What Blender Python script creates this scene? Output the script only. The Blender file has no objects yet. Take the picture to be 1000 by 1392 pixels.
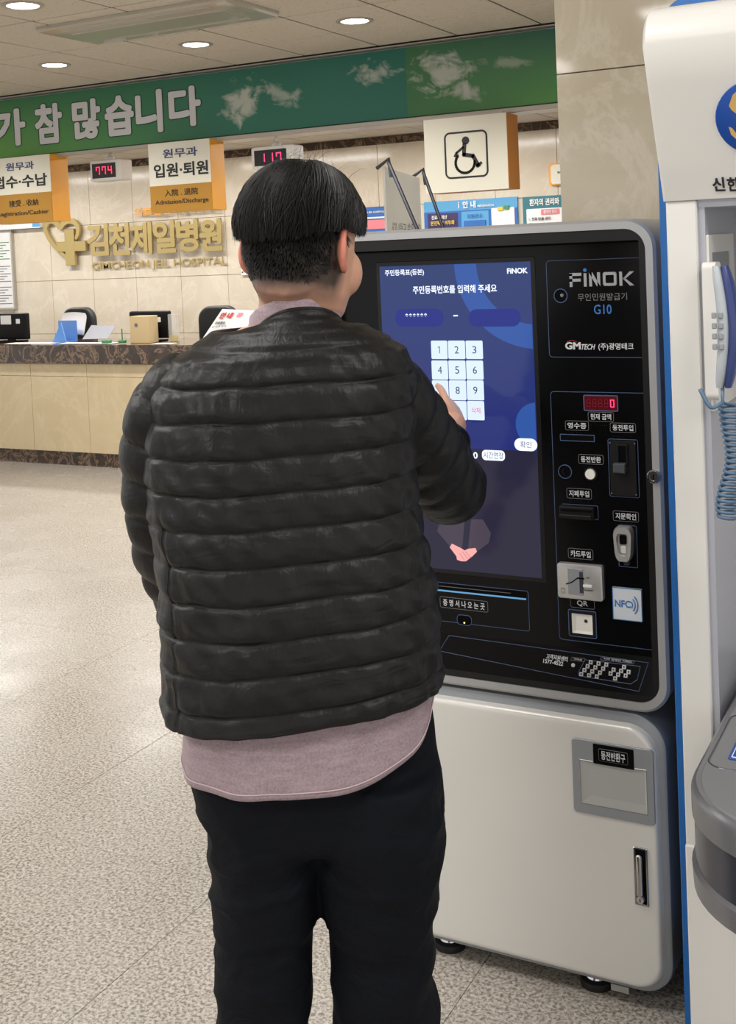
import bpy, bmesh, math, random
from mathutils import Vector, Matrix, noise
C = bpy.context.scene.collection
R = math.radians
random.seed(7)

# ---------------------------------------------------------------- camera, world, exposure
CAM = Vector((0, 0, 1.65)); F = 1600.0; CX = 500.0; CY = 411.0
YAW, PIT, ROLL = -.4839, .0440, -.0431
_f = Vector((math.sin(YAW), math.cos(YAW), 0)); _r = Vector((math.cos(YAW), -math.sin(YAW), 0)); _u = Vector((0, 0, 1))
VW = _f*math.cos(PIT) - _u*math.sin(PIT); _u2 = _u*math.cos(PIT) + _f*math.sin(PIT)
VR = _r*math.cos(ROLL) + _u2*math.sin(ROLL); VU = _u2*math.cos(ROLL) - _r*math.sin(ROLL)
cd = bpy.data.cameras.new('camera'); cam = bpy.data.objects.new('camera', cd); C.objects.link(cam)
cd.sensor_fit = 'HORIZONTAL'; cd.sensor_width = 36; cd.lens = F/1000*36
cd.shift_y = -(696-CY)/1000; cd.clip_start = .05
cam.matrix_world = Matrix(((VR.x, VU.x, -VW.x, CAM.x), (VR.y, VU.y, -VW.y, CAM.y), (VR.z, VU.z, -VW.z, CAM.z), (0, 0, 0, 1)))
bpy.context.scene.camera = cam
w = bpy.data.worlds.new('hall'); bpy.context.scene.world = w; w.use_nodes = True
w.node_tree.nodes['Background'].inputs[0].default_value = (1, .985, .965, 1)
w.node_tree.nodes['Background'].inputs[1].default_value = .85
vs = bpy.context.scene.view_settings
vs.view_transform = 'Standard'; vs.look = 'None'; vs.gamma = 1; vs.use_curve_mapping = False; vs.exposure = 0.42
H = 3.03      # ceiling height
def area(name, loc, sx, sy, p, col=(1, .975, .94), rot=(0, 0, 0)):
    l = bpy.data.lights.new(name, 'AREA'); l.shape = 'RECTANGLE'; l.size = sx; l.size_y = sy; l.energy = p; l.color = col
    o = bpy.data.objects.new(name, l); C.objects.link(o); o.location = loc; o.rotation_euler = rot
for x, y, p in ((-1.2, -1.0, 34), (-3.6, .9, 34), (.9, 1.2, 22), (-1.4, 1.15, 20), (-5.4, 2.2, 34), (-3.4, -2.4, 30)):
    area('added_fill_lamp', (x, y, H-.035), 1.2, .6, p)  # area lamps added for fill light under the ceiling, without any fixture

# ---------------------------------------------------------------- pixel rays onto real planes
def ray(x, y): return VW + VR*((x-CX)/F) - VU*((y-CY)/F)
def onY(x, y, Y):
    d = ray(x, y); return CAM + d*((Y-CAM.y)/d.y)
def onZ(x, y, Z=0):
    d = ray(x, y); return CAM + d*((Z-CAM.z)/d.z)
def PT(x, y, t): return CAM + ray(x, y)*t
def onPl(x, y, P0, N):
    d = ray(x, y); return CAM + d*((P0-CAM).dot(N)/d.dot(N))

# ---------------------------------------------------------------- materials
def s2l(c): return c/12.92 if c <= .04045 else ((c+.055)/1.055)**2.4
def rgb(r, g, b): return (s2l(r/255), s2l(g/255), s2l(b/255), 1)
def mat(name, col, rough=.5, metal=0, emit=None, es=1.0, spec=.5, coat=0, alpha=1, sheen=0):
    m = bpy.data.materials.new(name); m.use_nodes = True
    b = m.node_tree.nodes['Principled BSDF']
    b.inputs['Base Color'].default_value = col; b.inputs['Roughness'].default_value = rough
    b.inputs['Metallic'].default_value = metal; b.inputs['Specular IOR Level'].default_value = spec
    b.inputs['Coat Weight'].default_value = coat; b.inputs['Coat Roughness'].default_value = .05
    b.inputs['Alpha'].default_value = alpha; b.inputs['Sheen Weight'].default_value = sheen
    if emit: b.inputs['Emission Color'].default_value = emit; b.inputs['Emission Strength'].default_value = es
    return m
def N(m, t, **kw):
    n = m.node_tree.nodes.new(t)
    for k, v in kw.items(): setattr(n, k, v)
    return n
def L(m, a, b): m.node_tree.links.new(a, b)
def coords(m, scale=(1, 1, 1), rot=(0, 0, 0), space='OBJ', loc=(0, 0, 0)):
    mp = N(m, 'ShaderNodeMapping'); mp.inputs['Scale'].default_value = scale; mp.inputs['Rotation'].default_value = rot; mp.inputs['Location'].default_value = loc
    if space == 'W': L(m, N(m, 'ShaderNodeNewGeometry').outputs['Position'], mp.inputs[0])
    else: L(m, N(m, 'ShaderNodeTexCoord').outputs['Object'], mp.inputs[0])
    return mp.outputs[0]
def nz(m, vec, scale, detail=4, rough=.5, dist=0):
    n = N(m, 'ShaderNodeTexNoise'); n.inputs['Scale'].default_value = scale; n.inputs['Detail'].default_value = detail
    n.inputs['Roughness'].default_value = rough; n.inputs['Distortion'].default_value = dist; L(m, vec, n.inputs['Vector']); return n.outputs[0]
def ramp(m, fac, stops):
    r = N(m, 'ShaderNodeValToRGB'); e = r.color_ramp.elements
    while len(e) < len(stops): e.new(.5)
    for q, (p, c) in zip(e, stops): q.position = p; q.color = c
    L(m, fac, r.inputs[0]); return r.outputs[0]
def mix(m, fac, a, b, mode='MIX'):
    n = N(m, 'ShaderNodeMix', data_type='RGBA', blend_type=mode)
    if isinstance(fac, (int, float)): n.inputs[0].default_value = fac
    else: L(m, fac, n.inputs[0])
    for i, v in ((6, a), (7, b)):
        if isinstance(v, tuple): n.inputs[i].default_value = v
        else: L(m, v, n.inputs[i])
    return n.outputs[2]
def setc(m, out, sock='Base Color'): L(m, out, m.node_tree.nodes['Principled BSDF'].inputs[sock])
def bump(m, h, strength=.3, dist=.01):
    b = N(m, 'ShaderNodeBump'); b.inputs['Strength'].default_value = strength; b.inputs['Distance'].default_value = dist
    L(m, h, b.inputs['Height']); setc(m, b.outputs[0], 'Normal')
def marble(name, c1, c2, vein, rough=.18, scale=1.0, dark=False):
    m = mat(name, c1, rough); v = coords(m, space='W')
    base = ramp(m, nz(m, v, 2.2*scale, 6, .6, .6), [(.3, c1), (.7, c2)])
    w1 = ramp(m, nz(m, v, 1.6*scale, 8, .62, 1.6), [(.46, (0, 0, 0, 1)), (.5, (1, 1, 1, 1)), (.54, (0, 0, 0, 1))])
    f = N(m, 'ShaderNodeMath', operation='MULTIPLY'); L(m, w1, f.inputs[0]); f.inputs[1].default_value = .9 if dark else .35
    a = mix(m, f.outputs[0], base, vein)
    sp = ramp(m, nz(m, v, 9*scale, 8, .7, 2.5), [(.60, (0, 0, 0, 1)), (.68, (1, 1, 1, 1))])
    f2 = N(m, 'ShaderNodeMath', operation='MULTIPLY'); L(m, sp, f2.inputs[0]); f2.inputs[1].default_value = .75 if dark else .22
    setc(m, mix(m, f2.outputs[0], a, vein if dark else tuple(x*.6 for x in vein[:3])+(1,)))
    return m
M = {}
M['wall'] = marble('cream_marble', rgb(216, 206, 188), rgb(204, 192, 172), rgb(228, 221, 206), .13)
M['pillar'] = marble('beige_marble', rgb(196, 186, 166), rgb(182, 170, 148), rgb(216, 208, 192), .06, 1.3)
M['counter_face'] = marble('counter_marble', rgb(218, 200, 164), rgb(206, 187, 150), rgb(228, 214, 184), .35)
M['brown'] = marble('brown_marble', rgb(44, 34, 28), rgb(72, 56, 44), rgb(150, 122, 96), .12, 4, True)
M['joint'] = mat('joint', rgb(120, 108, 90), .8); M['grid'] = mat('ceiling_grid', rgb(84, 76, 68), .8)
M['sil'] = mat('silver_paint', rgb(172, 173, 175), .38, .45)
M['side'] = mat('side_silver', rgb(150, 154, 160), .4, .35)
M['door'] = mat('satin_white_steel', rgb(222, 221, 217), .30, .2)
M['door_edge'] = mat('silver_edge', rgb(176, 177, 176), .25, .6)
M['black'] = mat('gloss_black', rgb(9, 9, 11), .2, spec=.18)
M['blackm'] = mat('matt_black', rgb(14, 14, 16), .6, spec=.25)
M['bezel'] = mat('bezel_black', rgb(22, 22, 23), .35, spec=.3)
M['pit'] = mat('dark_opening', rgb(4, 4, 5), .8, spec=.1)
M['line'] = mat('blue_grey_line', rgb(70, 92, 130), .5)
M['linew'] = mat('white_print', rgb(205, 208, 212), .5)
M['greyprint'] = mat('grey_print', rgb(110, 110, 112), .5)
M['blueprint'] = mat('blue_print', rgb(44, 110, 180), .5)
M['redprint'] = mat('red_print', rgb(190, 50, 45), .5)
M['steel'] = mat('brushed_steel', rgb(190, 190, 190), .35, .6)
M['chrome'] = mat('chrome', rgb(190, 190, 192), .12, 1)
M['rubber'] = mat('rubber', rgb(20, 20, 21), .6)
M['atmwhite'] = mat('warm_white_panel', rgb(218, 217, 213), .28)
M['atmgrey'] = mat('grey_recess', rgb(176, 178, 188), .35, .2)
M['atmblue'] = mat('bank_blue', rgb(22, 98, 172), .35)
M['atmdark'] = mat('dark_grey_plastic', rgb(122, 123, 128), .32, .4)
M['atmdark2'] = mat('darker_grey_plastic', rgb(72, 74, 84), .22, .4)
M['gold'] = mat('gold_metal', rgb(190, 168, 112), .32, .8)
M['goldflat'] = mat('gold_print', rgb(206, 170, 96), .4)
M['logoblue'] = mat('emblem_blue', rgb(22, 72, 158), .35)
M['white'] = mat('white', rgb(228, 226, 220), .5)
M['paper'] = mat('paper', rgb(236, 236, 236), .7)
M['signwhite'] = mat('sign_cream', rgb(226, 222, 206), .5)
M['ochre'] = mat('ochre', rgb(176, 128, 42), .5)
M['orange'] = mat('amber_side', rgb(240, 166, 44), .45)
M['brownside'] = mat('brown_orange_side', rgb(178, 112, 38), .5)
M['navyprint'] = mat('navy_print', rgb(60, 70, 118), .5)
M['inkprint'] = mat('ink_print', rgb(32, 34, 38), .5)
M['darkprint'] = mat('dark_brown_print', rgb(54, 42, 26), .5)
M['ledred'] = mat('led_red', rgb(30, 2, 6), .5, emit=(1, .03, .10, 1), es=3.0)
M['leddim'] = mat('led_dim', rgb(40, 6, 8), .5, emit=(.16, .0, .01, 1), es=.5)
M['ledglass'] = mat('led_window', rgb(44, 4, 8), .25, emit=(.12, .0, .006, 1), es=.35)
M['ledface'] = mat('led_face', rgb(26, 22, 26), .35)
M['trim'] = mat('trim_metal', rgb(176, 170, 160), .35, .3)
M['lamp'] = mat('lamp_glow', rgb(255, 255, 255), .5, emit=(1, .97, .92, 1), es=9)
M['tube'] = mat('tube_glow', rgb(255, 255, 255), .5, emit=(1, .98, .95, 1), es=3.2)
M['acplastic'] = mat('ac_plastic', rgb(180, 174, 160), .06, spec=.9)
M['letter'] = mat('banner_white', rgb(206, 206, 208), .5)
M['letterline'] = mat('banner_outline', rgb(24, 60, 44), .5)
M['tealp'] = mat('teal_print', rgb(52, 118, 130), .5)
M['skyblue'] = mat('light_blue_print', rgb(88, 160, 208), .5)
M['hblue'] = mat('mid_blue_print', rgb(50, 104, 176), .5)
M['pink'] = mat('pink_print', rgb(226, 130, 140), .5)
M['purple'] = mat('purple_print', rgb(62, 48, 92), .5)
M['yellow'] = mat('yellow_print', rgb(228, 198, 70), .5)
M['green'] = mat('green_print', rgb(70, 140, 90), .5)
M['chair'] = mat('chair_black', rgb(38, 40, 42), .55)
M['card'] = mat('kraft_card', rgb(212, 188, 144), .7)
M['bluebox'] = mat('blue_plastic', rgb(96, 146, 216), .4)
M['clearp'] = mat('clear_plastic', rgb(225, 225, 220), .15, alpha=.35)
M['handset_l'] = mat('handset_pale', rgb(176, 184, 190), .3)
M['handset_b'] = mat('handset_blue', rgb(52, 66, 120), .3)
M['cord'] = mat('cord_blue', rgb(84, 112, 140), .4)
def glow(name, c, s=1.0, rough=.12):
    return mat(name, (0.01, .01, .012, 1), rough, emit=c, es=s, spec=.25)
M['ui_white'] = glow('ui_white', rgb(232, 240, 255), .95)
M['ui_key'] = glow('ui_key', rgb(205, 220, 248), .95)
M['ui_pill'] = glow('ui_pill', rgb(24, 38, 128), .8)
M['ui_ink'] = glow('ui_ink', rgb(60, 70, 90), .8)
M['ui_red'] = glow('ui_red', rgb(226, 90, 90), .9)
M['ui_circle'] = glow('ui_circle', rgb(44, 84, 160), .8)
M['ui_skin'] = glow('ui_skin', rgb(236, 164, 160), .9)
M['ui_line'] = glow('ui_line', rgb(190, 120, 124), .8)
M['slotlight'] = glow('slot_light', rgb(96, 150, 190), .9)
M['amberled'] = glow('amber_led', rgb(255, 170, 90), 3)

m = mat('screen_display', (0.008, .008, .012, 1), .08, spec=.3); M['screen'] = m
v = coords(m, space='W'); sx = N(m, 'ShaderNodeSeparateXYZ'); L(m, v, sx.inputs[0])
g = N(m, 'ShaderNodeMapRange'); g.inputs[1].default_value = onY(700, 612, 2.445).z-.001; g.inputs[2].default_value = onY(700, 612, 2.445).z+.001; L(m, sx.outputs[2], g.inputs[0])
g2 = N(m, 'ShaderNodeMapRange'); g2.inputs[1].default_value = 1.15; g2.inputs[2].default_value = 1.6; L(m, sx.outputs[2], g2.inputs[0])
top = mix(m, g2.outputs[0], rgb(34, 44, 122), rgb(38, 58, 112))
setc(m, mix(m, g.outputs[0], rgb(38, 36, 58), top), 'Emission Color'); m.node_tree.nodes['Principled BSDF'].inputs['Emission Strength'].default_value = .72

m = mat('granite_floor', rgb(190, 180, 164), .22); M['floor'] = m
v = coords(m, space='W')
a = ramp(m, nz(m, v, 120, 3, .6, .3), [(.38, rgb(124, 117, 111)), (.49, rgb(174, 167, 157)), (.62, rgb(204, 197, 187))])
b = ramp(m, nz(m, v, 190, 2, .5), [(.30, (0, 0, 0, 1)), (.38, (1, 1, 1, 1))])
a2 = mix(m, b, rgb(120, 110, 103), a)
c_ = ramp(m, nz(m, v, .9, 3), [(.3, (.90, .90, .90, 1)), (.7, (1, 1, 1, 1))])
setc(m, mix(m, 1.0, a2, c_, 'MULTIPLY'))
rr_ = ramp(m, nz(m, v, 3, 3), [(.3, (.2, .2, .2, 1)), (.7, (.32, .32, .32, 1))]); setc(m, rr_, 'Roughness')

m = mat('ceiling_board', rgb(200, 190, 174), .85); M['ceil'] = m
v = coords(m, scale=(1, 2.2, 1), rot=(0, 0, .4), space='W')
sp = ramp(m, nz(m, v, 46, 4, .7), [(.60, (1, 1, 1, 1)), (.67, (.0, 0, 0, 1))])
setc(m, mix(m, sp, rgb(140, 128, 112), rgb(204, 195, 180)))

m = mat('black_nylon', (.0062, .006, .0064, 1), .42, spec=.28); M['nylon'] = m
v = coords(m, scale=(1, 1, .45)); v2 = coords(m, scale=(1, 1, 3))
ad = N(m, 'ShaderNodeMath', operation='ADD'); L(m, nz(m, v, 17, 2, .5, .8), ad.inputs[0]); L(m, nz(m, v2, 8, 2, .5, 1.2), ad.inputs[1])
ad2 = N(m, 'ShaderNodeMath', operation='MULTIPLY_ADD'); L(m, nz(m, coords(m, scale=(1, 1, .5), rot=(.3, .2, 0)), 55, 3, .6, 1.5), ad2.inputs[0]); ad2.inputs[1].default_value = .35; L(m, ad.outputs[0], ad2.inputs[2])
bump(m, ad2.outputs[0], .27, .012)
m = mat('navy_trousers', (.0034, .0045, .0078, 1), .75, spec=.14); M['pants'] = m
v = coords(m, scale=(1, 1, 1.6), rot=(0, .5, 0)); bump(m, nz(m, v, 9, 3, .5, 1.2), .5, .02)
m = mat('mauve_shirt', rgb(168, 144, 152), .85, sheen=.1); M['shirt'] = m
v = coords(m, scale=(14, 14, 90)); v3 = coords(m, scale=(300, 300, 300))
setc(m, mix(m, mix(m, .5, ramp(m, nz(m, v, 1.6, 4, .7), [(.3, (0, 0, 0, 1)), (.7, (1, 1, 1, 1))]), ramp(m, nz(m, v3, 1, 2), [(.3, (0, 0, 0, 1)), (.7, (1, 1, 1, 1))])), rgb(132, 112, 121), rgb(172, 154, 160)))
bump(m, nz(m, coords(m, scale=(1, 1, .5)), 12, 3, .5, 1), .35, .012)
m = mat('skin', rgb(206, 158, 132), .5); M['skin'] = m
b_ = m.node_tree.nodes['Principled BSDF']; b_.inputs['Subsurface Weight'].default_value = .12; b_.inputs['Subsurface Radius'].default_value = (.02, .008, .004)
setc(m, ramp(m, nz(m, coords(m), 14, 4), [(.3, rgb(200, 148, 122)), (.7, rgb(212, 166, 140))]))
M['ear'] = mat('ear_skin', rgb(206, 138, 122), .5)
M['hair'] = mat('black_hair', (.006, .0056, .0055, 1), .48, spec=.35)
M['hairbase'] = mat('black_hair_base', (.006, .0055, .005, 1), .7, spec=.2)
M['eye'] = mat('eye_white', rgb(225, 220, 215), .2); M['iris'] = mat('iris', rgb(30, 20, 15), .1)
M['shoe'] = mat('shoe_black', rgb(22, 22, 24), .4)

# ---------------------------------------------------------------- builders
def tag(o, label, cat, group=None, kind=None):
    if label: o['label'] = label
    if cat: o['category'] = cat
    if group: o['group'] = group
    if kind: o['kind'] = kind
    return o
def thing(name, loc, label, cat, group=None):
    o = bpy.data.objects.new(name, None); C.objects.link(o); o.location = loc; o.empty_display_size = .1
    return tag(o, label, cat, group)
WL = {}
def wloc(o):
    v = Vector((0, 0, 0))
    while o is not None: v += o.location; o = o.parent
    return v
def ob(name, bm, m, parent=None, smooth=False, origin=None, label=None):
    me = bpy.data.meshes.new(name)
    bmesh.ops.recalc_face_normals(bm, faces=bm.faces)
    base = wloc(parent) if parent else (Vector(origin) if origin is not None else None)
    if base is None:
        if len(bm.verts):
            xs = [v.co for v in bm.verts]
            base = Vector(((min(v.x for v in xs)+max(v.x for v in xs))/2, (min(v.y for v in xs)+max(v.y for v in xs))/2, min(v.z for v in xs)))
        else: base = Vector((0, 0, 0))
    bmesh.ops.translate(bm, verts=bm.verts, vec=-base)
    bm.to_mesh(me); bm.free()
    if smooth is not False:
        for p in me.polygons: p.use_smooth = True
        if smooth is not True: me.set_sharp_from_angle(angle=R(smooth))
    o = bpy.data.objects.new(name, me); C.objects.link(o)
    for mm in (m if isinstance(m, (list, tuple)) else [m]): me.materials.append(mm)
    if parent: o.parent = parent
    else: o.location = base
    if label: o['label'] = label
    return o
def loft(rings, cap0=True, cap1=True, closed=True, bm=None):
    bm = bm or bmesh.new(); vr = [[bm.verts.new(p) for p in r] for r in rings]; n = len(rings[0])
    for a, b in zip(vr[:-1], vr[1:]):
        for i in range(n if closed else n-1):
            j = (i+1) % n
            try: bm.faces.new((a[i], a[j], b[j], b[i]))
            except ValueError: pass
    if cap0: bm.faces.new(vr[0][::-1])
    if cap1: bm.faces.new(vr[-1])
    return bm
def box(x0, x1, y0, y1, z0, z1, bev=0, bm=None, seg=1):
    own = bmesh.new(); bmesh.ops.create_cube(own, size=1)
    for v in own.verts: v.co = Vector(((x0+x1)/2+v.co.x*(x1-x0), (y0+y1)/2+v.co.y*(y1-y0), (z0+z1)/2+v.co.z*(z1-z0)))
    if bev: bmesh.ops.bevel(own, geom=own.edges[:], offset=bev, segments=seg, affect='EDGES')
    if bm is None: return own
    me = bpy.data.meshes.new('t'); own.to_mesh(me); own.free(); bm.from_mesh(me); bpy.data.meshes.remove(me); return bm
def rr(x0, x1, z0, z1, r, n=6):
    if not isinstance(r, (tuple, list)): r = (r,)*4     # corners: lower-left, lower-right, upper-right, upper-left
    pts = []
    for (cx, cz, sx_, sz_, a0), q in zip(((x0, z0, 1, 1, 180), (x1, z0, -1, 1, 270), (x1, z1, -1, -1, 0), (x0, z1, 1, -1, 90)), r):
        q = max(q, 1e-4)
        for k in range(n+1):
            a = R(a0+90*k/n); pts.append((cx+sx_*q+q*math.cos(a), cz+sz_*q+q*math.sin(a)))
    return pts
def plate(x0, x1, z0, z1, y0, y1, r=.003, bev=.001, n=6, bm=None, bseg=1):
    """rounded slab in the XZ plane, front face at y0 (towards camera), back at y1"""
    rings = [[(x, y1, z) for x, z in rr(x0, x1, z0, z1, r, n)]]
    rs = r if isinstance(r, (tuple, list)) else (r,)*4
    for k in range(bseg+1):
        a = math.pi/2*k/bseg; ins = bev*(1-math.cos(a)); yy = y0+bev*(1-math.sin(a))
        rings.append([(x, yy, z) for x, z in rr(x0+ins, x1-ins, z0+ins, z1-ins, tuple(max(q-ins, 1e-4) for q in rs), n)])
    return loft(rings, bm=bm)
def frame(x0, x1, z0, z1, t, y0, y1, r=.003, ri=None, n=6, bev=.001, bm=None):
    """rounded frame (t = width or (left,right,bottom,top))"""
    if not isinstance(t, (tuple, list)): t = (t,)*4
    if ri is None: ri = max(r-min(t), .0005)
    o = rr(x0, x1, z0, z1, r, n); o2 = rr(x0+bev, x1-bev, z0+bev, z1-bev, max(r-bev, 1e-4), n)
    i = rr(x0+t[0], x1-t[1], z0+t[2], z1-t[3], ri, n)
    P = lambda q, y: [(x, y, z) for x, z in q]
    rings = [P(o, y1), P(o, y0+bev), P(o2, y0), P(i, y0), P(i, y1), P(o, y1)]
    return loft(rings, False, False, bm=bm)
def disc(c, r, y0, y1, n=24, bm=None, r2=None):
    r2 = r2 or r
    return loft([[(c.x+q*math.cos(2*math.pi*k/n), y, c.z+q*math.sin(2*math.pi*k/n)) for k in range(n)] for y, q in ((y1, r), (y0, r2))], bm=bm)
def ring(c, r, t, y0, y1, n=28, bm=None):
    P = lambda q, y: [(c.x+q*math.cos(2*math.pi*k/n), y, c.z+q*math.sin(2*math.pi*k/n)) for k in range(n)]
    return loft([P(r, y1), P(r, y0), P(r-t, y0), P(r-t, y1), P(r, y1)], False, False, bm=bm)
def frames(pts):
    pts = [Vector(p) for p in pts]; out = []; up = None
    for i, p in enumerate(pts):
        t = (pts[min(i+1, len(pts)-1)]-pts[max(i-1, 0)]).normalized()
        if up is None: up = Vector((0, 0, 1)) if abs(t.z) < .9 else Vector((0, 1, 0))
        a = t.cross(up).normalized(); up = a.cross(t).normalized(); out.append((p, a, up))
    return out
def tube(pts, rad, n=8, bm=None, cap=True):
    fr = frames(pts); k = len(fr)
    rs = rad if isinstance(rad, (list, tuple)) else [rad]*k
    rings = [[p+a*(q*math.cos(2*math.pi*j/n))+u*(q*math.sin(2*math.pi*j/n)) for j in range(n)] for (p, a, u), q in zip(fr, rs)]
    return loft(rings, cap, cap, bm=bm)
def vlathe(c, prof, n=24, bm=None):
    """profile [(radius, z)] around a vertical axis at c"""
    return loft([[(c[0]+r*math.cos(2*math.pi*k/n), c[1]+r*math.sin(2*math.pi*k/n), c[2]+z) for k in range(n)] for r, z in prof], bm=bm)
def cr(P, n):
    P = [Vector(p) for p in P]; Q = [P[0]*2-P[1]]+P+[P[-1]*2-P[-2]]; out = []
    for i in range(1, len(Q)-2):
        for k in range(n):
            t = k/n; a, b, c, d = Q[i-1:i+3]
            out.append(.5*((2*b)+(c-a)*t+(2*a-5*b+4*c-d)*t*t+(3*b-a-3*c+d)*t**3))
    out.append(P[-1]); return out
def interp(tab, x):
    if x <= tab[0][0]: return tab[0][1:]
    for a, b in zip(tab[:-1], tab[1:]):
        if x <= b[0]:
            t = (x-a[0])/(b[0]-a[0]); t = t*t*(3-2*t)*.5+t*.5
            return tuple(p+(q-p)*t for p, q in zip(a[1:], b[1:]))
    return tab[-1][1:]

# lettering: flat glyph meshes fitted into a box, facing -Y
_tc = {}
def glyphs(s, bold=0.0, ext=0.0, spacing=1.0, shear=0):
    key = (s, bold, ext, spacing, shear)
    if key not in _tc:
        cu = bpy.data.curves.new('t', 'FONT'); cu.body = s; cu.size = 1; cu.offset = bold; cu.extrude = ext; cu.space_character = spacing; cu.shear = shear
        cu.resolution_u = 3; cu.fill_mode = 'BOTH' if ext else 'FRONT'
        o = bpy.data.objects.new('t', cu); C.objects.link(o); dg = bpy.context.evaluated_depsgraph_get(); dg.update()
        me = bpy.data.meshes.new_from_object(o.evaluated_get(dg)); _tc[key] = me
        bpy.data.objects.remove(o); bpy.data.curves.remove(cu)
    return _tc[key]
def text(s, x0, x1, z0, z1, y, m, parent, bold=0.0, depth=0.0008, name='lettering', spacing=1.0, flip=False, fn=None, label=None, shear=0, pad=0, ref=None, dil=0, box_r=None):
    me = glyphs(s, bold, .02, spacing, shear); bm = bmesh.new(); bm.from_mesh(me)
    src = glyphs(s, ref, .02, spacing, shear).vertices if ref is not None else bm.verts
    xs = [v.co.x for v in src]; ys = [v.co.y for v in src]; a, b, c, d = min(xs), max(xs), min(ys), max(ys)
    for v in bm.verts:
        u = (v.co.x-a)/(b-a); w_ = (v.co.y-c)/(d-c)
        if flip: u = 1-u
        q = Vector((x0+(x1-x0)*u, y-depth*(.5+v.co.z/.04), z0+(z1-z0)*w_))
        v.co = fn(q) if fn else q
    if dil:
        src_ = bmesh.new()
        me_ = bpy.data.meshes.new('t'); bm.to_mesh(me_)
        for k_ in range(12):
            b2_ = bmesh.new(); b2_.from_mesh(me_); bmesh.ops.translate(b2_, verts=b2_.verts, vec=(dil*math.cos(k_*math.pi/6), -.00004*(k_+1), dil*math.sin(k_*math.pi/6)))
            m3_ = bpy.data.meshes.new('t'); b2_.to_mesh(m3_); b2_.free(); bm.from_mesh(m3_); bpy.data.meshes.remove(m3_)
        bpy.data.meshes.remove(me_)
    return ob(name, bm, m, parent, label=label)
def tpx(s, xl, xr, yc, h, Y, m, parent, **kw):
    """lettering between pixel columns xl..xr, centred on pixel row yc, h pixels tall, on the plane Y"""
    xm = (xl+xr)/2; A = onY(xl, yc, Y); B = onY(xr, yc, Y); T = onY(xm, yc-h/2, Y); D = onY(xm, yc+h/2, Y)
    return text(s, A.x, B.x, D.z, T.z, Y, m, parent, **kw)
def bpx(xl, xr, yt, yb, Y):
    """pixel box -> x0,x1,z0,z1 on plane Y"""
    xm, ym = (xl+xr)/2, (yt+yb)/2
    return onY(xl, ym, Y).x, onY(xr, ym, Y).x, onY(xm, yb, Y).z, onY(xm, yt, Y).z
def dup(root, delta, label=None):
    r = root.copy(); C.objects.link(r); r.location = root.location+Vector(delta)
    if label: r['label'] = label
    for ch in list(root.children):
        c = ch.copy(); C.objects.link(c); c.parent = r
        for g_ in ch.children:
            d = g_.copy(); C.objects.link(d); d.parent = c
    return r

# ================================================================ STRUCTURE
YC = 7.27; YW = 9.8; ZI = 2.70     # counter front, back wall, ceiling over the counter room
def struct(name, bm, m, **kw):
    o = ob(name, bm, m, **kw); o['kind'] = 'structure'; return o
# floor: subfloor plus granite slabs with hairline joints
fl = struct('floor', box(-12, 4, -7, 10, -.06, -.012), M['joint'], origin=(0, 0, 0))
sh = None
xs_ = [-1.80+.75*k for k in range(-9, 4)]; ys_ = [2.49+.75*k for k in range(-3, 7)]
for x in xs_[:-1]:
    for y in ys_[:-1]:
        if sh is None:
            sh = ob('floor_tile', box(0, .7487, 0, .7487, -.012, 0, .0006), M['floor'], fl); sh.location = (x, y, 0); base_me = sh.data
        else:
            o = sh.copy(); C.objects.link(o); o.location = (x, y, 0)
rest = bmesh.new()
for a in ((-12, xs_[0]-.001, -7, 10), (xs_[0], xs_[-1], -7, ys_[0]-.001), (xs_[-1], 4, -7, 10), (xs_[0], xs_[-1], ys_[-1], 10)):
    box(*a, -.012, 0, 0, rest)
o = ob('outer_paving', rest, M['floor'], fl); o['kind'] = 'stuff'
# ceiling: dark grid plate with boards hung below
ce = struct('ceiling', box(-12, 4, -7, YC+.14, H+.007, H+.08), M['grid'], origin=(0, 0, H))
cx_ = [-2.45+.578*k for k in range(-10, 6)]; cy_ = [3.0, 3.75, 4.35, 5.13, 5.96, 6.62, 7.19]
pr = {}
for y0, y1 in zip(cy_[:-1], cy_[1:]):
    for x in cx_[:-1]:
        k = round(y1-y0, 3)
        if k not in pr:
            pr[k] = ob('ceiling_board', box(0, .563, 0, y1-y0-.014, 0, .007, .003), M['ceil'], ce); pr[k].location = (x, y0, H)
        else:
            o = pr[k].copy(); C.objects.link(o); o.location = (x, y0, H)
rest = bmesh.new()
for a in ((-12, 4, -7, cy_[0]-.01), (-12, cx_[0]-.01, cy_[0], 7.19), (cx_[-1], 4, cy_[0], 7.19)): box(*a, H, H+.016, 0, rest)
ob('outer_boards', rest, M['ceil'], ce)['kind'] = 'stuff'
# back wall with marble tiles
wb = struct('wall_back', box(-14, 0, YW+.02, YW+.2, 0, 3.2), M['joint'], origin=(0, YW, 0))
zj = onY(250, 375.5, YW).z; xj = [onY(x, 380, YW).x for x in (71, 310)]; tp = (xj[1]-xj[0])/4; thh = zj-onY(310, 294, YW).z+2*(onY(310, 294, YW).z-zj)
tz = [zj-2*thh, zj-thh, zj, zj+thh, zj+2*thh, ZI+.05]; t0 = None
for i, (z0, z1) in enumerate(zip(tz[:-1], tz[1:])):
    z0 = max(z0, 0); t0 = None
    for k in range(-5, 12):
        if t0 is None: t0 = ob('wall_tile', box(0, tp-.004, YW, YW+.02, z0+.002, z1-.002, .001), M['wall'], wb); t0.location.x = xj[0]+k*tp
        else:
            o = t0.copy(); C.objects.link(o); o.location.x = xj[0]+k*tp
b = onY(480, 187, YW); struct('trim_1', box(-13, -.5, YW-.03, YW+.02, ZI-.075, ZI-.005), M['brown'])
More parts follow.
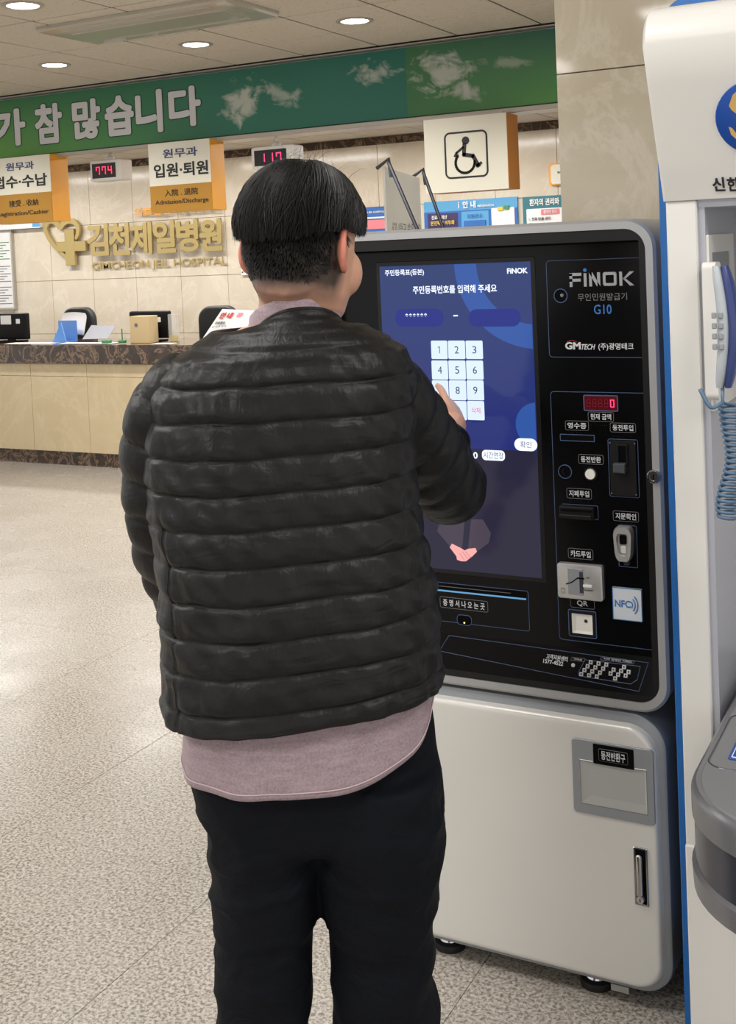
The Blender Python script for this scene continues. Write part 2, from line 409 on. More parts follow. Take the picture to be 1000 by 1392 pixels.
# lower ceiling over the counter room
ci = struct('ceiling_inner', box(-13, 0, YC+.14, YW+.1, ZI+.007, ZI+.07), M['grid'], origin=(0, 8.5, ZI))
t0 = None
for i in range(18):
    for y in (YC+.16, YC+.76, YC+1.36, YC+1.96):
        if t0 is None: t0 = ob('ceiling_board', box(0, .584, 0, .584, 0, .007, .002), M['ceil'], ci); t0.location = (-11+.6*i, y, ZI)
        else:
            o = t0.copy(); C.objects.link(o); o.location = (-11+.6*i, y, ZI)
# fluorescent strips over the counter room
tl = None
for i, x in enumerate((-8.9, -6.4, -3.9)):
    if tl is None:
        tl = thing('ceiling_light', (x, 8.55, ZI-.05), 'leftmost fluorescent strip light in the low ceiling behind the green banner', 'ceiling light', 'strip lights above the counter room')
        ob('diffuser', box(x-.95, x+.95, 8.45, 8.65, ZI-.045, ZI-.02, .004), M['tube'], tl); ob('housing', frame(x-.98, x+.98, 8.42, 8.68, .03, 0, .03, .004), M['white'], tl)
        h = tl.children[-1]
        for vv in h.data.vertices:
            q = vv.co+Vector(tl.location); vv.co = Vector((q.x, q.z, ZI-.05+q.y))-Vector(tl.location)
    else: dup(tl, (x+8.9, 0, 0), ('middle', 'rightmost')[i-1]+' fluorescent strip light in the low ceiling behind the green banner')
    area('strip_lamp', (x, 8.55, ZI-.06), 1.8, .18, 34, (1, .97, .93))
# side wall right of the counter room, and pillar
YP_ = 3.15; px0 = onY(758, 150, YP_).x
pl = struct('wall_pillar', box(px0+.012, px0+1.6, YP_+.012, YP_+.72, 0, H), M['joint'], origin=(px0+.8, YP_+.4, 0))
zjp = onY(815, 95, YP_).z
zz = [0, zjp-1.9, zjp-.95, zjp, H]
for z0, z1 in zip(zz[:-1], zz[1:]):
    ob('marble_slab', box(px0, px0+.95, YP_, YP_+.012, z0+.0015, z1-.0015, .001), M['pillar'], pl)
    ob('marble_slab', box(px0+.953, px0+1.6, YP_, YP_+.012, z0+.0015, z1-.0015, .001), M['pillar'], pl)
    ob('marble_slab', box(px0, px0+.012, YP_+.013, YP_+.72, z0+.0015, z1-.0015, .001), M['pillar'], pl)
# bulkhead above the counter
ZB = onY(578, 156, YC).z; ZT = onY(300, 98, YC).z
bk = struct('wall_bulkhead', box(-12, 0, YC+.032, YC+.14, ZB-.01, H+.02), M['white'], origin=(-5, YC, ZB))
struct('trim_2', box(-12, 0, YC-.03, YC+.15, ZB-.045, ZB-.012, .004), M['trim'])
struct('trim_3', box(-12, 0, YC-.05, YC+.03, ZT+.012, H, .003), M['trim'])

# ---------------------------------------------------------------- green banner
mb = mat('banner_green', rgb(40, 110, 76), .45); M['banner'] = mb
v = coords(mb, space='W'); s_ = N(mb, 'ShaderNodeSeparateXYZ'); L(mb, v, s_.inputs[0])
xa, xs1, xb = onY(0, 170, YC).x, onY(553, 110, YC).x, onY(756, 100, YC).x
def mr(mm, out, a, b):
    g_ = N(mm, 'ShaderNodeMapRange'); g_.inputs[1].default_value = a; g_.inputs[2].default_value = b; L(mm, out, g_.inputs[0]); return g_.outputs[0]
hz_ = mr(mb, s_.outputs[2], ZB, ZT)
left = mix(mb, mr(mb, s_.outputs[0], xa, onY(300, 150, YC).x), mix(mb, hz_, rgb(98, 160, 62), rgb(44, 112, 60)), rgb(34, 108, 86))
left = mix(mb, mr(mb, s_.outputs[0], onY(250, 150, YC).x, xs1), left, rgb(26, 106, 92))
right = mix(mb, mr(mb, s_.outputs[0], xs1, xb), rgb(56, 112, 68), mix(mb, hz_, rgb(84, 146, 74), rgb(48, 98, 84)))
st = N(mb, 'ShaderNodeMath', operation='GREATER_THAN'); L(mb, s_.outputs[0], st.inputs[0]); st.inputs[1].default_value = xs1
colr = mix(mb, st.outputs[0], left, right)
def cloud(colr, px, py, rx, ry, tilt, seed, strength=.85, c=rgb(188, 190, 180)):
    P = onY(px, py, YC); k = P.length/F
    mp = N(mb, 'ShaderNodeMapping', vector_type='TEXTURE'); mp.inputs['Location'].default_value = (P.x, YC, P.z); mp.inputs['Rotation'].default_value = (0, tilt, 0)
    mp.inputs['Scale'].default_value = (rx*k*1.15, 1, ry*k); L(mb, v, mp.inputs[0])
    ln = N(mb, 'ShaderNodeVectorMath', operation='LENGTH'); L(mb, mp.outputs[0], ln.inputs[0])
    n_ = nz(mb, coords(mb, scale=(1, 1, 1.3), space='W', loc=(seed, 0, seed)), 7, 8, .62, .7)
    a_ = N(mb, 'ShaderNodeMath', operation='MULTIPLY_ADD'); L(mb, n_, a_.inputs[0]); a_.inputs[1].default_value = 2.6; a_.inputs[2].default_value = -.68
    b_ = N(mb, 'ShaderNodeMath', operation='SUBTRACT'); L(mb, a_.outputs[0], b_.inputs[0]); L(mb, ln.outputs['Value'], b_.inputs[1])
    f_ = mr(mb, b_.outputs[0], -.12, .38); g_ = N(mb, 'ShaderNodeMath', operation='MULTIPLY'); L(mb, f_, g_.inputs[0]); g_.inputs[1].default_value = strength
    return mix(mb, g_.outputs[0], colr, c)
for a in ((330, 140, 40, 34, -.5, 1.3), (385, 128, 42, 16, .35, 4.7, .6), (508, 102, 38, 20, 0, 2.2, .8), (605, 100, 52, 34, .3, 5.5), (638, 125, 26, 14, .4, 8.1, .65), (690, 84, 38, 10, .1, 3.4, .45)):
    colr = cloud(colr, *a)
setc(mb, colr)
bn = ob('banner', plate(-11.5, px0+.3-3, ZB-.006, ZT, YC-.012, YC+.03, .001, .001), M['banner'])
bn = tag(bn, 'long green printed banner with clouds and large white letters above the counter', 'banner')
bxr = onY(760, 100, YC).x
for v_ in bn.data.vertices:
    if v_.co.x > 0: v_.co.x = bxr+.35-bn.location.x
for s, xl, xr, yc, h in (('가', -12, 36, 174, 52), ('참', 46, 86, 168, 56), ('많', 97, 138, 162, 56), ('습', 141, 183, 157, 56), ('니', 183, 222, 152, 60), ('다', 228, 274, 145, 56)):
    tpx(s, xl+3, xr-3, yc, h-6, YC-.013, M['letterline'], bn, depth=.001, dil=.0215, name='letter_outline')
    tpx(s, xl+3, xr-3, yc, h-6, YC-.0155, M['letter'], bn, depth=.001, dil=.0135, name='letter')
tpx('우리', -110, -24, 182, 54, YC-.016, M['letter'], bn, bold=.036, depth=.002)

# ---------------------------------------------------------------- counter
cn = thing('reception_counter', (-5, YC+.3, 0), 'long cream marble reception counter with dark brown marble top', 'counter')
XL, XR = -11.5, -2.0
ob('plinth', box(XL, XR, YC+.05, YC+.55, 0, .115), M['brown'], cn)
ob('core', box(XL, XR, YC+.04, YC+.55, .115, .84), M['joint'], cn)
xt = onY(119, 560, YC).x; z1 = onY(100, 512, YC).z
for k in range(-7, 7):
    x = xt+k*.60
    for za, zb in ((.117, z1-.003), (z1, .84)):
        ob('marble_panel', box(x, x+.597, YC+.015, YC+.04, za, zb, .001), M['counter_face'], cn)
ob('worktop', box(XL, XR, YC-.02, YC+.62, .84, .992, .004), M['brown'], cn)

# ---------------------------------------------------------------- downlights
dl = None
spots = [onZ(31, 7, H), onZ(74, 88, H), onZ(266, 60, H), onZ(482, 28, H)]
y2 = spots[2].y; dx = spots[2].x-spots[1].x
spots += [Vector((spots[3].x+dx, y2, H)), Vector((spots[0].x+dx, spots[0].y, H)), Vector((spots[0].x+2*dx, spots[0].y, H)), Vector((spots[1].x-dx, y2, H))]
nm = ['ceiling lamp at the top left corner of the view', 'ceiling lamp, leftmost of the three in the row by the banner', 'ceiling lamp, middle one of the three in the row by the banner', 'ceiling lamp, rightmost of the three in the row by the banner']
for i, p in enumerate(spots):
    lab = 'round recessed '+nm[i] if i < 4 else 'round recessed ceiling lamp outside the picture'
    if dl is None:
        dl = thing('downlight', (p.x, p.y, H), lab, 'ceiling light', 'round downlights in the front ceiling')
        ob('rim', loft([[(p.x+r*math.cos(a*math.pi/16), p.y+r*math.sin(a*math.pi/16), H+z) for a in range(32)] for r, z in ((.112, .004), (.112, -.005), (.086, -.007), (.082, .0))], False, False), M['trim'], dl, smooth=30)
        ob('lamp_glass', vlathe((p.x, p.y, H), [(.083, .002), (.083, -.003), (.05, -.004)], 32), M['lamp'], dl)
    elif i < 4: dup(dl, p-spots[0], lab)
    l = bpy.data.lights.new('downlight_lamp', 'SPOT'); l.energy = 62; l.spot_size = R(130); l.spot_blend = .8; l.shadow_soft_size = .08; l.color = (1, .975, .94)
    lo = bpy.data.objects.new('downlight_lamp', l); C.objects.link(lo); lo.location = (p.x, p.y, H-.03)

# ---------------------------------------------------------------- ceiling air conditioner
A = onZ(47, 42, H-.02); B = onZ(381, 21, H-.02); D = onZ(140, 67, H-.02)
yb0, yb1 = A.y, (B.y+D.y)/2
ac = thing('air_conditioner', ((A.x+B.x)/2, (yb0+yb1)/2, H-.03), 'glossy flat beige air conditioner panel set in the ceiling tiles', 'air conditioner')
def hplate(x0, x1, y0, y1, z0, z1, bev):
    bm = plate(x0, x1, y0, y1, z0, z1, .02, bev)
    for v_ in bm.verts: v_.co = Vector((v_.co.x, v_.co.z, v_.co.y))
    return bm
ax0, ax1 = onZ(110, 72, H-.02).x, B.x
yb0, yb1 = onZ(250, 6, H-.02).y, onZ(381, 21, H-.02).y
ax0 = A.x; yb0 = min(A.y, onZ(300, 3, H-.02).y)
ob('panel', hplate(ax0, ax1, yb0, yb1, H-.03, H-.001, .012), M['acplastic'], ac)
ob('intake_grille', hplate(ax0+.12, ax1-.12, yb0+.16, yb1-.16, H-.038, H-.029, .004), M['acplastic'], ac)
for yy in (yb0+.05, yb1-.11):
    ob('louvre', hplate(ax0+.15, ax1-.15, yy, yy+.06, H-.036, H-.029, .003), M['acplastic'], ac)

# ---------------------------------------------------------------- hanging counter signs
def hsign(name, px, py0, py1, side_px, Y, lab, grp, lines, split, sm, mode='std'):
    xl, xr = px; x0, x1, z0, z1 = bpx(xl, xr, py0, py1, Y)
    d = onY(side_px, (py0+py1)/2, Y)        # where the far end of the side shows
    r_ = ray(side_px, (py0+py1)/2); y1 = x1/r_.x*r_.y
    t = thing(name, ((x0+x1)/2, (Y+y1)/2, z0), lab, 'sign', grp)
    ob('box_body', box(x0+.004, x1, Y+.004, y1, z0, z1, .002), sm, t)
    zs = z0+(z1-z0)*split
    ob('white_face', box(x0, x1-.003, Y, Y+.006, zs, z1), M['signwhite'], t)
    if split: ob('ochre_face', box(x0, x1-.003, Y, Y+.006, z0, zs), M['ochre'], t)
    for s, fx0, fx1, fz, fh, m_, bold in lines:
        text(s, x0+(x1-x0)*fx0, x0+(x1-x0)*fx1, z0+(z1-z0)*(fz-fh/2), z0+(z1-z0)*(fz+fh/2), Y-.001, m_, t, bold=bold, depth=.0015)
    tube([((x0+x1)/2-.1, (Y+y1)/2, z1-.01), ((x0+x1)/2-.1, (Y+y1)/2, max(ZB-.03, z1+.005))], .008)
    ob('hanger', box(x0+.03, x1-.03, Y+.02, Y+.05, z1-.002, max(ZB-.044, z1+.004)), M['trim'], t)
    return t
hsign('hanging_sign', (203, 287), 192, 287, 306, YC-.12, 'hanging sign box, white over ochre with amber side, for admission and discharge', 'counter signs hung from the bulkhead',
      [('원무과', .24, .80, .84, .13, M['navyprint'], .02), ('입원·퇴원', .08, .96, .60, .20, M['inkprint'], .025), ('入院 . 退院', .24, .78, .275, .10, M['darkprint'], .012), ('Admission/Discharge', .08, .94, .135, .085, M['darkprint'], .012)], .385, M['orange'])
hsign('hanging_sign', (-13, 70), 213, 303, 94, YC-.12, 'hanging sign box, white over ochre with amber side, for registration and cashier at far left', 'counter signs hung from the bulkhead',
      [('원무과', .28, .74, .86, .12, M['navyprint'], .02), ('접수·수납', .06, .94, .63, .19, M['inkprint'], .025), ('接受 . 收納', .30, .78, .30, .10, M['darkprint'], .012), ('Registration/Cashier', .10, .94, .14, .085, M['darkprint'], .012)], .44, M['orange'])
ws = hsign('hanging_sign', (577, 690), 158, 260, 705, YC-.16, 'cream hanging sign box with a black wheelchair symbol in a rounded square', None, [], 0, M['brownside'])
# wheelchair symbol
YS = YC-.161
x0, x1, z0, z1 = bpx(604, 663, 178, 242, YS)
def sy(u, v_, y=YS): return Vector((x0+(x1-x0)*u, y, z0+(z1-z0)*v_))
ob('symbol_border', frame(x0, x1, z0, z1, .012, YS-.0015, YS+.001, .04), M['inkprint'], ws)
sb = bmesh.new(); kx = x1-x0
disc(sy(.50, .80), kx*.085, YS-.0015, YS+.001, 20, sb)
def stroke(pts, w_, bm):
    P = [sy(*p) for p in pts]
    for a, b_ in zip(P[:-1], P[1:]):
        d_ = (b_-a).normalized(); n_ = Vector((-d_.z, 0, d_.x))*w_/2
        q = [a+n_-d_*w_*.3, b_+n_+d_*w_*.3, b_-n_+d_*w_*.3, a-n_-d_*w_*.3]
        loft([[Vector((p.x, YS+.001, p.z)) for p in q], [Vector((p.x, YS-.0015, p.z)) for p in q]], bm=bm)
stroke([(.47, .72), (.45, .50), (.66, .46), (.78, .24)], kx*.085, sb); stroke([(.44, .66), (.28, .55), (.24, .48)], kx*.05, sb); stroke([(.73, .245), (.84, .30)], kx*.06, sb)
stroke([(.30, .50)]+[(.47+.22*math.cos(R(a)), .33+.22*math.sin(R(a))*kx/(z1-z0)) for a in range(140, 371, 15)], kx*.055, sb)
ob('wheelchair_symbol', sb, M['inkprint'], ws)

# number displays
def led(px, py, txt, lab, Y):
    xl, xr = px; x0, x1, z0, z1 = bpx(xl, xr, py[0], py[1], Y)
    t = thing('number_display', ((x0+x1)/2, Y+.05, z0), lab, 'display', 'red number displays hung from the bulkhead')
    ob('casing', plate(x0, x1, z0, z1, Y, Y+.13, .02, .012, bseg=2), M['white'], t, smooth=35)
    w_ = x1-x0; h_ = z1-z0
    ob('face', plate(x0+.08*w_, x1-.18*w_, z0+.15*h_, z1-.16*h_, Y-.004, Y+.01, .002), M['ledface'], t)
    # seven-segment digits
    seg = {'0': 'abcdef', '1': 'bc', '4': 'bcfg', '7': 'abcf', '8': 'abcdefg'}
    bm = bmesh.new(); dw = w_*.12; dh = h_*.38; zc = (z0+z1)/2
    for i, c in enumerate(txt): seven(bm, seg[c], x0+w_*(.21+.19*i), zc-dh/2, dw, dh, Y-.006)
    ob('digits', bm, M['ledred'], t)
    ob('arm', tube([((x0+x1)/2, Y+.06, z1-.005), ((x0+x1)/2, Y+.06, ZB-.03)], .012), M['white'], t)
    ob('joint', vlathe(((x0+x1)/2, Y+.06, z1), [(.035, -.002), (.035, .02), (.02, .035)], 16), M['white'], t)
def seven(bm, segs, x, z, w_, h_, y, t=None):
    t = t or w_*.17
    S = {'a': (0, h_-t, w_, h_), 'd': (0, 0, w_, t), 'g': (0, h_/2-t/2, w_, h_/2+t/2), 'f': (0, h_/2, t, h_), 'b': (w_-t, h_/2, w_, h_), 'e': (0, 0, t, h_/2), 'c': (w_-t, 0, w_, h_/2)}
    for s in segs:
        a, b_, c, d = S[s]; g_ = t*.18
        box(x+a+g_, x+c-g_, y, y+.002, z+b_+g_, z+d-g_, 0, bm)
led((122, 165), (217, 246), '774', 'red number display showing 774 between the two ochre signs', YC+.05)
led((341, 400), (198, 229), '117', 'red number display showing 117 above the man', YC+.05)

# ---------------------------------------------------------------- wall lettering and emblem
YL = YW-.06
lg = thing('hospital_sign', (onY(190, 340, YL).x, YL, onY(190, 365, YL).z), 'raised gold hospital name with heart and cross on the back wall', 'sign')
for s, xl, xr, yc, h in (('김', 119, 149, 326, 44), ('천', 149, 178, 325, 44), ('제', 178, 208, 324, 44), ('일', 209, 240, 322, 44), ('병', 241, 271, 320, 44), ('원', 272, 303, 319, 44)):
    tpx(s, xl+1.5, xr-1.5, yc, h-3, YL, M['gold'], lg, depth=.02, name='letter', dil=.012)
tpx('GIMCHEON JEIL HOSPITAL', 125, 309, 359.5, 13.5, YL+.045, M['gold'], lg, bold=.004, depth=.008)
tpx('의료법인', 183, 232, 287, 11, YL, M['orange'], lg, bold=.02, depth=.01)
tpx('제일의료재단', 236, 301, 284, 10, YL, M['gold'], lg, bold=.015, depth=.01)
# heart outline: a swept band, open on the right side of the cross
def hp(px, py): return onY(px, py, YL)
hpts = [(93, 352), (82, 343), (70, 330), (62, 315), (62, 306), (68, 300), (76, 303), (81, 309), (88, 302), (98, 301), (105, 308), (105, 318), (102, 325)]
pts = cr([hp(*p) for p in hpts], 5); hb = bmesh.new(); rings = []
for i, p in enumerate(pts):
    a = pts[max(i-1, 0)]; b_ = pts[min(i+1, len(pts)-1)]; d_ = (b_-a).normalized(); n_ = Vector((-d_.z, 0, d_.x))*(.018+.012*math.sin(math.pi*i/len(pts)))
    rings.append([p+n_+Vector((0, 0, 0)), p-n_, p-n_+Vector((0, .03, 0)), p+n_+Vector((0, .03, 0))])
loft(rings, bm=hb); ob('heart', hb, M['gold'], lg)
cb = bmesh.new(); a = bpx(89, 102, 311, 361, YL); b2 = bpx(78, 117, 328, 342, YL)
box(a[0], a[1], YL-.012, YL+.03, a[2], a[3], .004, cb); box(b2[0], b2[1], YL-.01, YL+.03, b2[2], b2[3], .004, cb)
ob('cross', cb, M['gold'], lg)

# notice board at the left edge, and pale blue strip above it
x0, x1, z0, z1 = bpx(-30, 19, 313, 421, YW-.03)
nb = thing('notice_board', ((x0+x1)/2, YW-.02, z0), 'tall white notice board at the left edge with printed sheets', 'notice board')
ob('frame', frame(x0, x1, z0, z1, .02, YW-.045, YW-.001, .004), M['trim'], nb); ob('backing', box(x0+.02, x1-.02, YW-.03, YW-.004, z0+.02, z1-.02), M['paper'], nb)
for k, (m_, f0, f1) in enumerate(((M['green'], .62, .86), (M['greyprint'], .34, .56), (M['greyprint'], .06, .30))):
    bm = bmesh.new()
    for j in range(7):
        zz_ = z0+(z1-z0)*(f1-(f1-f0)*(j+.5)/7); box(x0+.05, x1-.05-.05*(j % 3), YW-.0325, YW-.031, zz_-.006, zz_+.002, 0, bm)
    ob('printed_lines', bm, m_, nb)
x0, x1, z0, z1 = bpx(-30, 55, 303, 312, YW-.08)
hs = ob('strip_sign', plate(x0, x1, z0, z1, YW-.09, YW-.02, .004), [M['paper']]); tag(hs, 'thin white and blue strip sign above the notice board', 'sign')
bx = bpx(44, 54, 303, 310, YW-.09); ob('blue_end', box(bx[0], bx[1], YW-.092, YW-.088, z0+.01, z1-.01), M['skyblue'], hs)

# posters on the wall
def poster(px, py, m_, lab, Y, extra=(), th=.02, cat='poster'):
    x0, x1, z0, z1 = bpx(px[0], px[1], py[0], py[1], Y)
    t = thing('poster', ((x0+x1)/2, Y, z0), lab, cat); ob('sheet', plate(x0, x1, z0, z1, Y, Y+th, .003), m_, t)
    for k, e in enumerate(extra):
        if e[0] == 't': text(e[1], x0+(x1-x0)*e[2], x0+(x1-x0)*e[3], z0+(z1-z0)*e[4], z0+(z1-z0)*e[5], Y-.005-.002*k, e[6], t, bold=e[7] if len(e) > 7 else .015, depth=.002)
        else: ob('printed_field', plate(x0+(x1-x0)*e[2], x0+(x1-x0)*e[3], z0+(z1-z0)*e[4], z0+(z1-z0)*e[5], Y-.003-.002*k, Y+.001, .008, .0005), e[1], t)
    return t
YQ = YW-.024
poster((578, 705), (271, 395), M['skyblue'], 'light blue information board with small leaflets behind the kiosk', YQ,
       [('b', M['hblue'], .0, 1, .0, .885), ('b', M['purple'], .04, .37, .1, .865), ('b', M['skyblue'], .41, .70, .1, .87), ('b', M['paper'], .73, .97, .1, .89),
        ('t', '안 내', .43, .57, .905, .985, M['paper'], .03), ('t', 'INFORMATION', .59, .76, .91, .935, M['paper']), ('t', 'i', .385, .395, .91, .98, M['paper'], .02),
        ('t', '진료비 계산', .09, .26, .80, .845, M['paper']), ('t', '본인확인 의무화', .08, .34, .735, .785, M['yellow']), ('t', '진료안내', .48, .63, .80, .84, M['hblue']), ('b', M['hblue'], .44, .67, .70, .77), ('b', M['yellow'], .80, .86, .86, .90), ('b', M['green'], .87, .92, .87, .91)], cat='notice board')
poster((712, 775), (266, 395), M['tealp'], 'teal poster about patient rights beside the pillar', YQ,
       [('b', M['paper'], .08, .99, .02, .87), ('t', '환자의 권리와', .16, .80, .90, .975, M['paper'], .03), ('b', M['pink'], .40, .80, .80, .86), ('t', '환자의 권리', .46, .74, .81, .85, M['paper']),
        ('t', '1. 진료 받을 권리', .14, .60, .745, .78, M['inkprint']), ('t', '환자는 자신의 건강', .14, .86, .69, .72, M['greyprint'])])
poster((487, 526), (282, 395), M['hblue'], 'small blue and pink poster right of the man\'s head', YQ,
       [('t', 'CHEON JEIL HOSPITAL', .1, .97, .925, .955, M['paper']), ('b', M['pink'], .0, 1, .74, .85), ('b', M['paper'], .0, 1, .865, .885)])
poster((533, 541), (281, 306), M['yellow'], 'narrow yellow poster edge behind the white standing sign', YQ-.001)
x0, x1, z0, z1 = bpx(748, 775, 223, 250, YW-.05)
so = ob('room_sign', plate(x0, x1, z0, z1, YW-.05, YW-.001, .03, .004), M['signwhite']); tag(so, 'small white room sign with rounded corners peeking past the pillar', 'sign')
text('원무과', x0+.06, x1-.02, z0+.09, z1-.06, YW-.051, M['inkprint'], so, bold=.02)
ob('orange_edge', plate(x0-.02, x0+.1, z0-.01, z1+.01, YW-.04, YW-.001, .03, .004), M['orange'], so)
x0, x1, z0, z1 = bpx(327, 345, 340, 374, YW-.03)
so = ob('wall_plate', plate(x0, x1, z0, z1, YW-.03, YW-.002, .003), M['white']); tag(so, 'small white plate on the wall left of the man\'s neck', 'sign')
ob('screw', disc(onY(329.5, 370, YW-.031), .008, YW-.034, YW-.03, 10), M['inkprint'], so)

# ---------------------------------------------------------------- behind the counter
def at(px, py, Y): return onY(px, py, Y)
ZC = .992
def monitor(px, py, Y, lab):
    x0, x1, z0, z1 = bpx(px[0], px[1], py[0], py[1], Y); z0 = max(z0, ZC+.02)
    t = thing('monitor', ((x0+x1)/2, Y+.03, ZC), lab, 'monitor', 'monitors on the counter')
    ob('back_shell', plate(x0, x1, z0, z1, Y, Y+.04, .015, .02, bseg=2), M['blackm'], t, smooth=35)
    ob('stand', box((x0+x1)/2-.04, (x0+x1)/2+.04, Y+.01, Y+.03, ZC+.01, z0+.05, .003), M['blackm'], t)
    ob('foot', box((x0+x1)/2-.12, (x0+x1)/2+.12, Y-.06, Y+.10, ZC, ZC+.012, .004), M['blackm'], t)
    xr = x1-(x1-x0)*.3; zr = z1-.07
    ob('label', plate(xr, xr+.045, zr-.02, zr+.02, Y-.002, Y+.001, .002), M['paper'], t)
    return t
m1 = monitor((-10, 36), (426, 462), YC+.30, 'black monitor seen from behind at the left end of the counter')
bx = bpx(1, 15, 429, 441, YC+.298); ob('taped_note', plate(bx[0], bx[1], bx[2], bx[3], YC+.294, YC+.299, .003), M['paper'], m1)
monitor((175, 229), (423, 460), YC+.32, 'black monitor seen from behind, beside the kraft box')
def chair(px, py, Y, lab):
    x0, x1, z0, z1 = bpx(px[0], px[1], py[0], py[1], Y); w_ = x1-x0; cx = (x0+x1)/2
    t = thing('office_chair', (cx, Y+.2, 0), lab, 'chair', 'office chairs behind the counter')
    ob('backrest', plate(x0, x1, z1-.5, z1, Y, Y+.07, .12, .03, bseg=3, n=8), M['chair'], t, smooth=40)
    ob('seat', box(cx-.24, cx+.24, Y+.05, Y+.5, .46, .54, .03, seg=3), M['chair'], t, smooth=40)
    ob('column', tube([(cx, Y+.28, .06), (cx, Y+.28, .46)], .03, 12), M['blackm'], t)
    ob('spine', tube([(cx, Y+.1, .5), (cx, Y+.03, .7), (cx, Y+.05, z1-.25)], .02, 8), M['blackm'], t)
    for k in range(5):
        a = k*math.tau/5; ob('leg', tube([(cx, Y+.28, .09), (cx+.28*math.cos(a), Y+.28+.28*math.sin(a), .04)], [.025, .015], 8), M['blackm'], t)
        ob('castor', vlathe((cx+.28*math.cos(a), Y+.28+.28*math.sin(a), 0), [(.015, 0), (.025, .01), (.025, .035), (.01, .045)], 10), M['rubber'], t)
chair((83, 125), (418, 470), YC+.9, 'black office chair behind the white papers and blue tray')
chair((268, 320), (416, 470), YC+.9, 'black office chair behind the tilted paper left of the man')
def pr_(p): return p
# blue tray with papers
p = at(75, 459, YC+.25)
x0, x1, z0, z1 = bpx(67, 92, 437, 458, YC+.25); z0 = ZC
t = thing('desk_organizer', ((x0+x1)/2, YC+.3, ZC), 'small light blue desk tray leaning on the counter', 'desk tray')
ob('back_plate', box(x0, x1, YC+.36, YC+.366, z0, z1, .001), M['bluebox'], t); ob('base_plate', box(x0, x1, YC+.22, YC+.366, z0, z0+.006, .001), M['bluebox'], t)
bm = bmesh.new(); loft([[(x0+.07, YC+.2, z0), (x1+.02, YC+.2, z0), (x0+.12, YC+.26, z1-.01)], [(x0+.07, YC+.21, z0), (x1+.02, YC+.21, z0), (x0+.12, YC+.27, z1-.01)]], bm=bm); ob('front_flap', bm, M['bluebox'], t)
def sheets(name, quad, lab, m_=None, n=1, th=.0015, cat='paper', grp=None, curl=0):
    bm = bmesh.new(); g_ = 6
    for k in range(n):
        off = Vector((random.uniform(-.01, .01), random.uniform(-.01, .01), 0))*min(k, 1)
        rows = []
        for i in range(g_+1):
            u = i/g_; a = quad[0].lerp(quad[3], u); b_ = quad[1].lerp(quad[2], u)
            rows.append([a.lerp(b_, j/g_)+off+Vector((0, 0, k*th*2+curl*math.sin(math.pi*j/g_)*.5+curl*u*u)) for j in range(g_+1)])
        T_ = [[bm.verts.new(p) for p in r_] for r_ in rows]; B_ = [[bm.verts.new(p-Vector((0, 0, th))) for p in r_] for r_ in rows]
        for i in range(g_):
            for j in range(g_):
                bm.faces.new((T_[i][j], T_[i][j+1], T_[i+1][j+1], T_[i+1][j])); bm.faces.new((B_[i][j], B_[i+1][j], B_[i+1][j+1], B_[i][j+1]))
        for i in range(g_):
            for (a, b_, c, d) in ((T_[i][0], T_[i+1][0], B_[i+1][0], B_[i][0]), (T_[i][g_], B_[i][g_], B_[i+1][g_], T_[i+1][g_]), (T_[0][i], B_[0][i], B_[0][i+1], T_[0][i+1]), (T_[g_][i], T_[g_][i+1], B_[g_][i+1], B_[g_][i])):
                bm.faces.new((a, b_, c, d))
    return tag(ob(name, bm, m_ or M['paper'], smooth=40), lab, cat, grp)
V = Vector
sheets('paper_stack', [at(84, 458, YC+.44)+V((0, 0, .012)), at(114, 457, YC+.44)+V((0, 0, .012)), at(118, 434, YC+.54), at(86, 434, YC+.54)], 'messy pile of white papers beside the blue tray', n=5, th=.004, curl=.02)
q = [V((at(0, 0, 1).x, 0, 0))]*4
def desk_quad(xa, xb, ya, yb, sk=.05, dz=.003):
    a = onZ(xa, (ya+yb)/2, ZC+dz); b_ = onZ(xb, (ya+yb)/2, ZC+dz); y0 = YC+ya_; return a, b_
def flatq(xl, xr, y0, y1, z=ZC+.003, sk=0):
    A_ = onY(xl, 462, y0); B_ = onY(xr, 462, y0); dx_ = (y1-y0)*.1
    return [V((A_.x, y0, z)), V((B_.x, y0, z)), V((B_.x+sk, y1, z)), V((A_.x+sk, y1, z))]
sheets('paper_sheet', flatq(5, 68, YC+.08, YC+.22), 'loose white sheet lying at the left end of the counter')
sheets('paper_sheet', flatq(80, 150, YC+.06, YC+.18), 'loose white sheets lying in front of the blue tray', n=2)
sheets('paper_sheet', flatq(205, 232, YC+.05, YC+.14), 'small white sheet lying under the monitor by the kraft box')
sheets('open_folder', [at(112, 461, YC+.2), at(146, 460, YC+.2), at(157, 443, YC+.36), at(124, 442, YC+.34)], 'open grey folder lying tilted right of the paper pile', mat('folder', rgb(150, 152, 162), .5), cat='folder')
tg = sheets('tilted_notice', [at(274, 462, YC+.12), at(330, 459, YC+.12), at(345, 422, YC+.30), at(302, 420, YC+.30)], 'white notice with red print tilted up beside the man', cat='paper', curl=0)
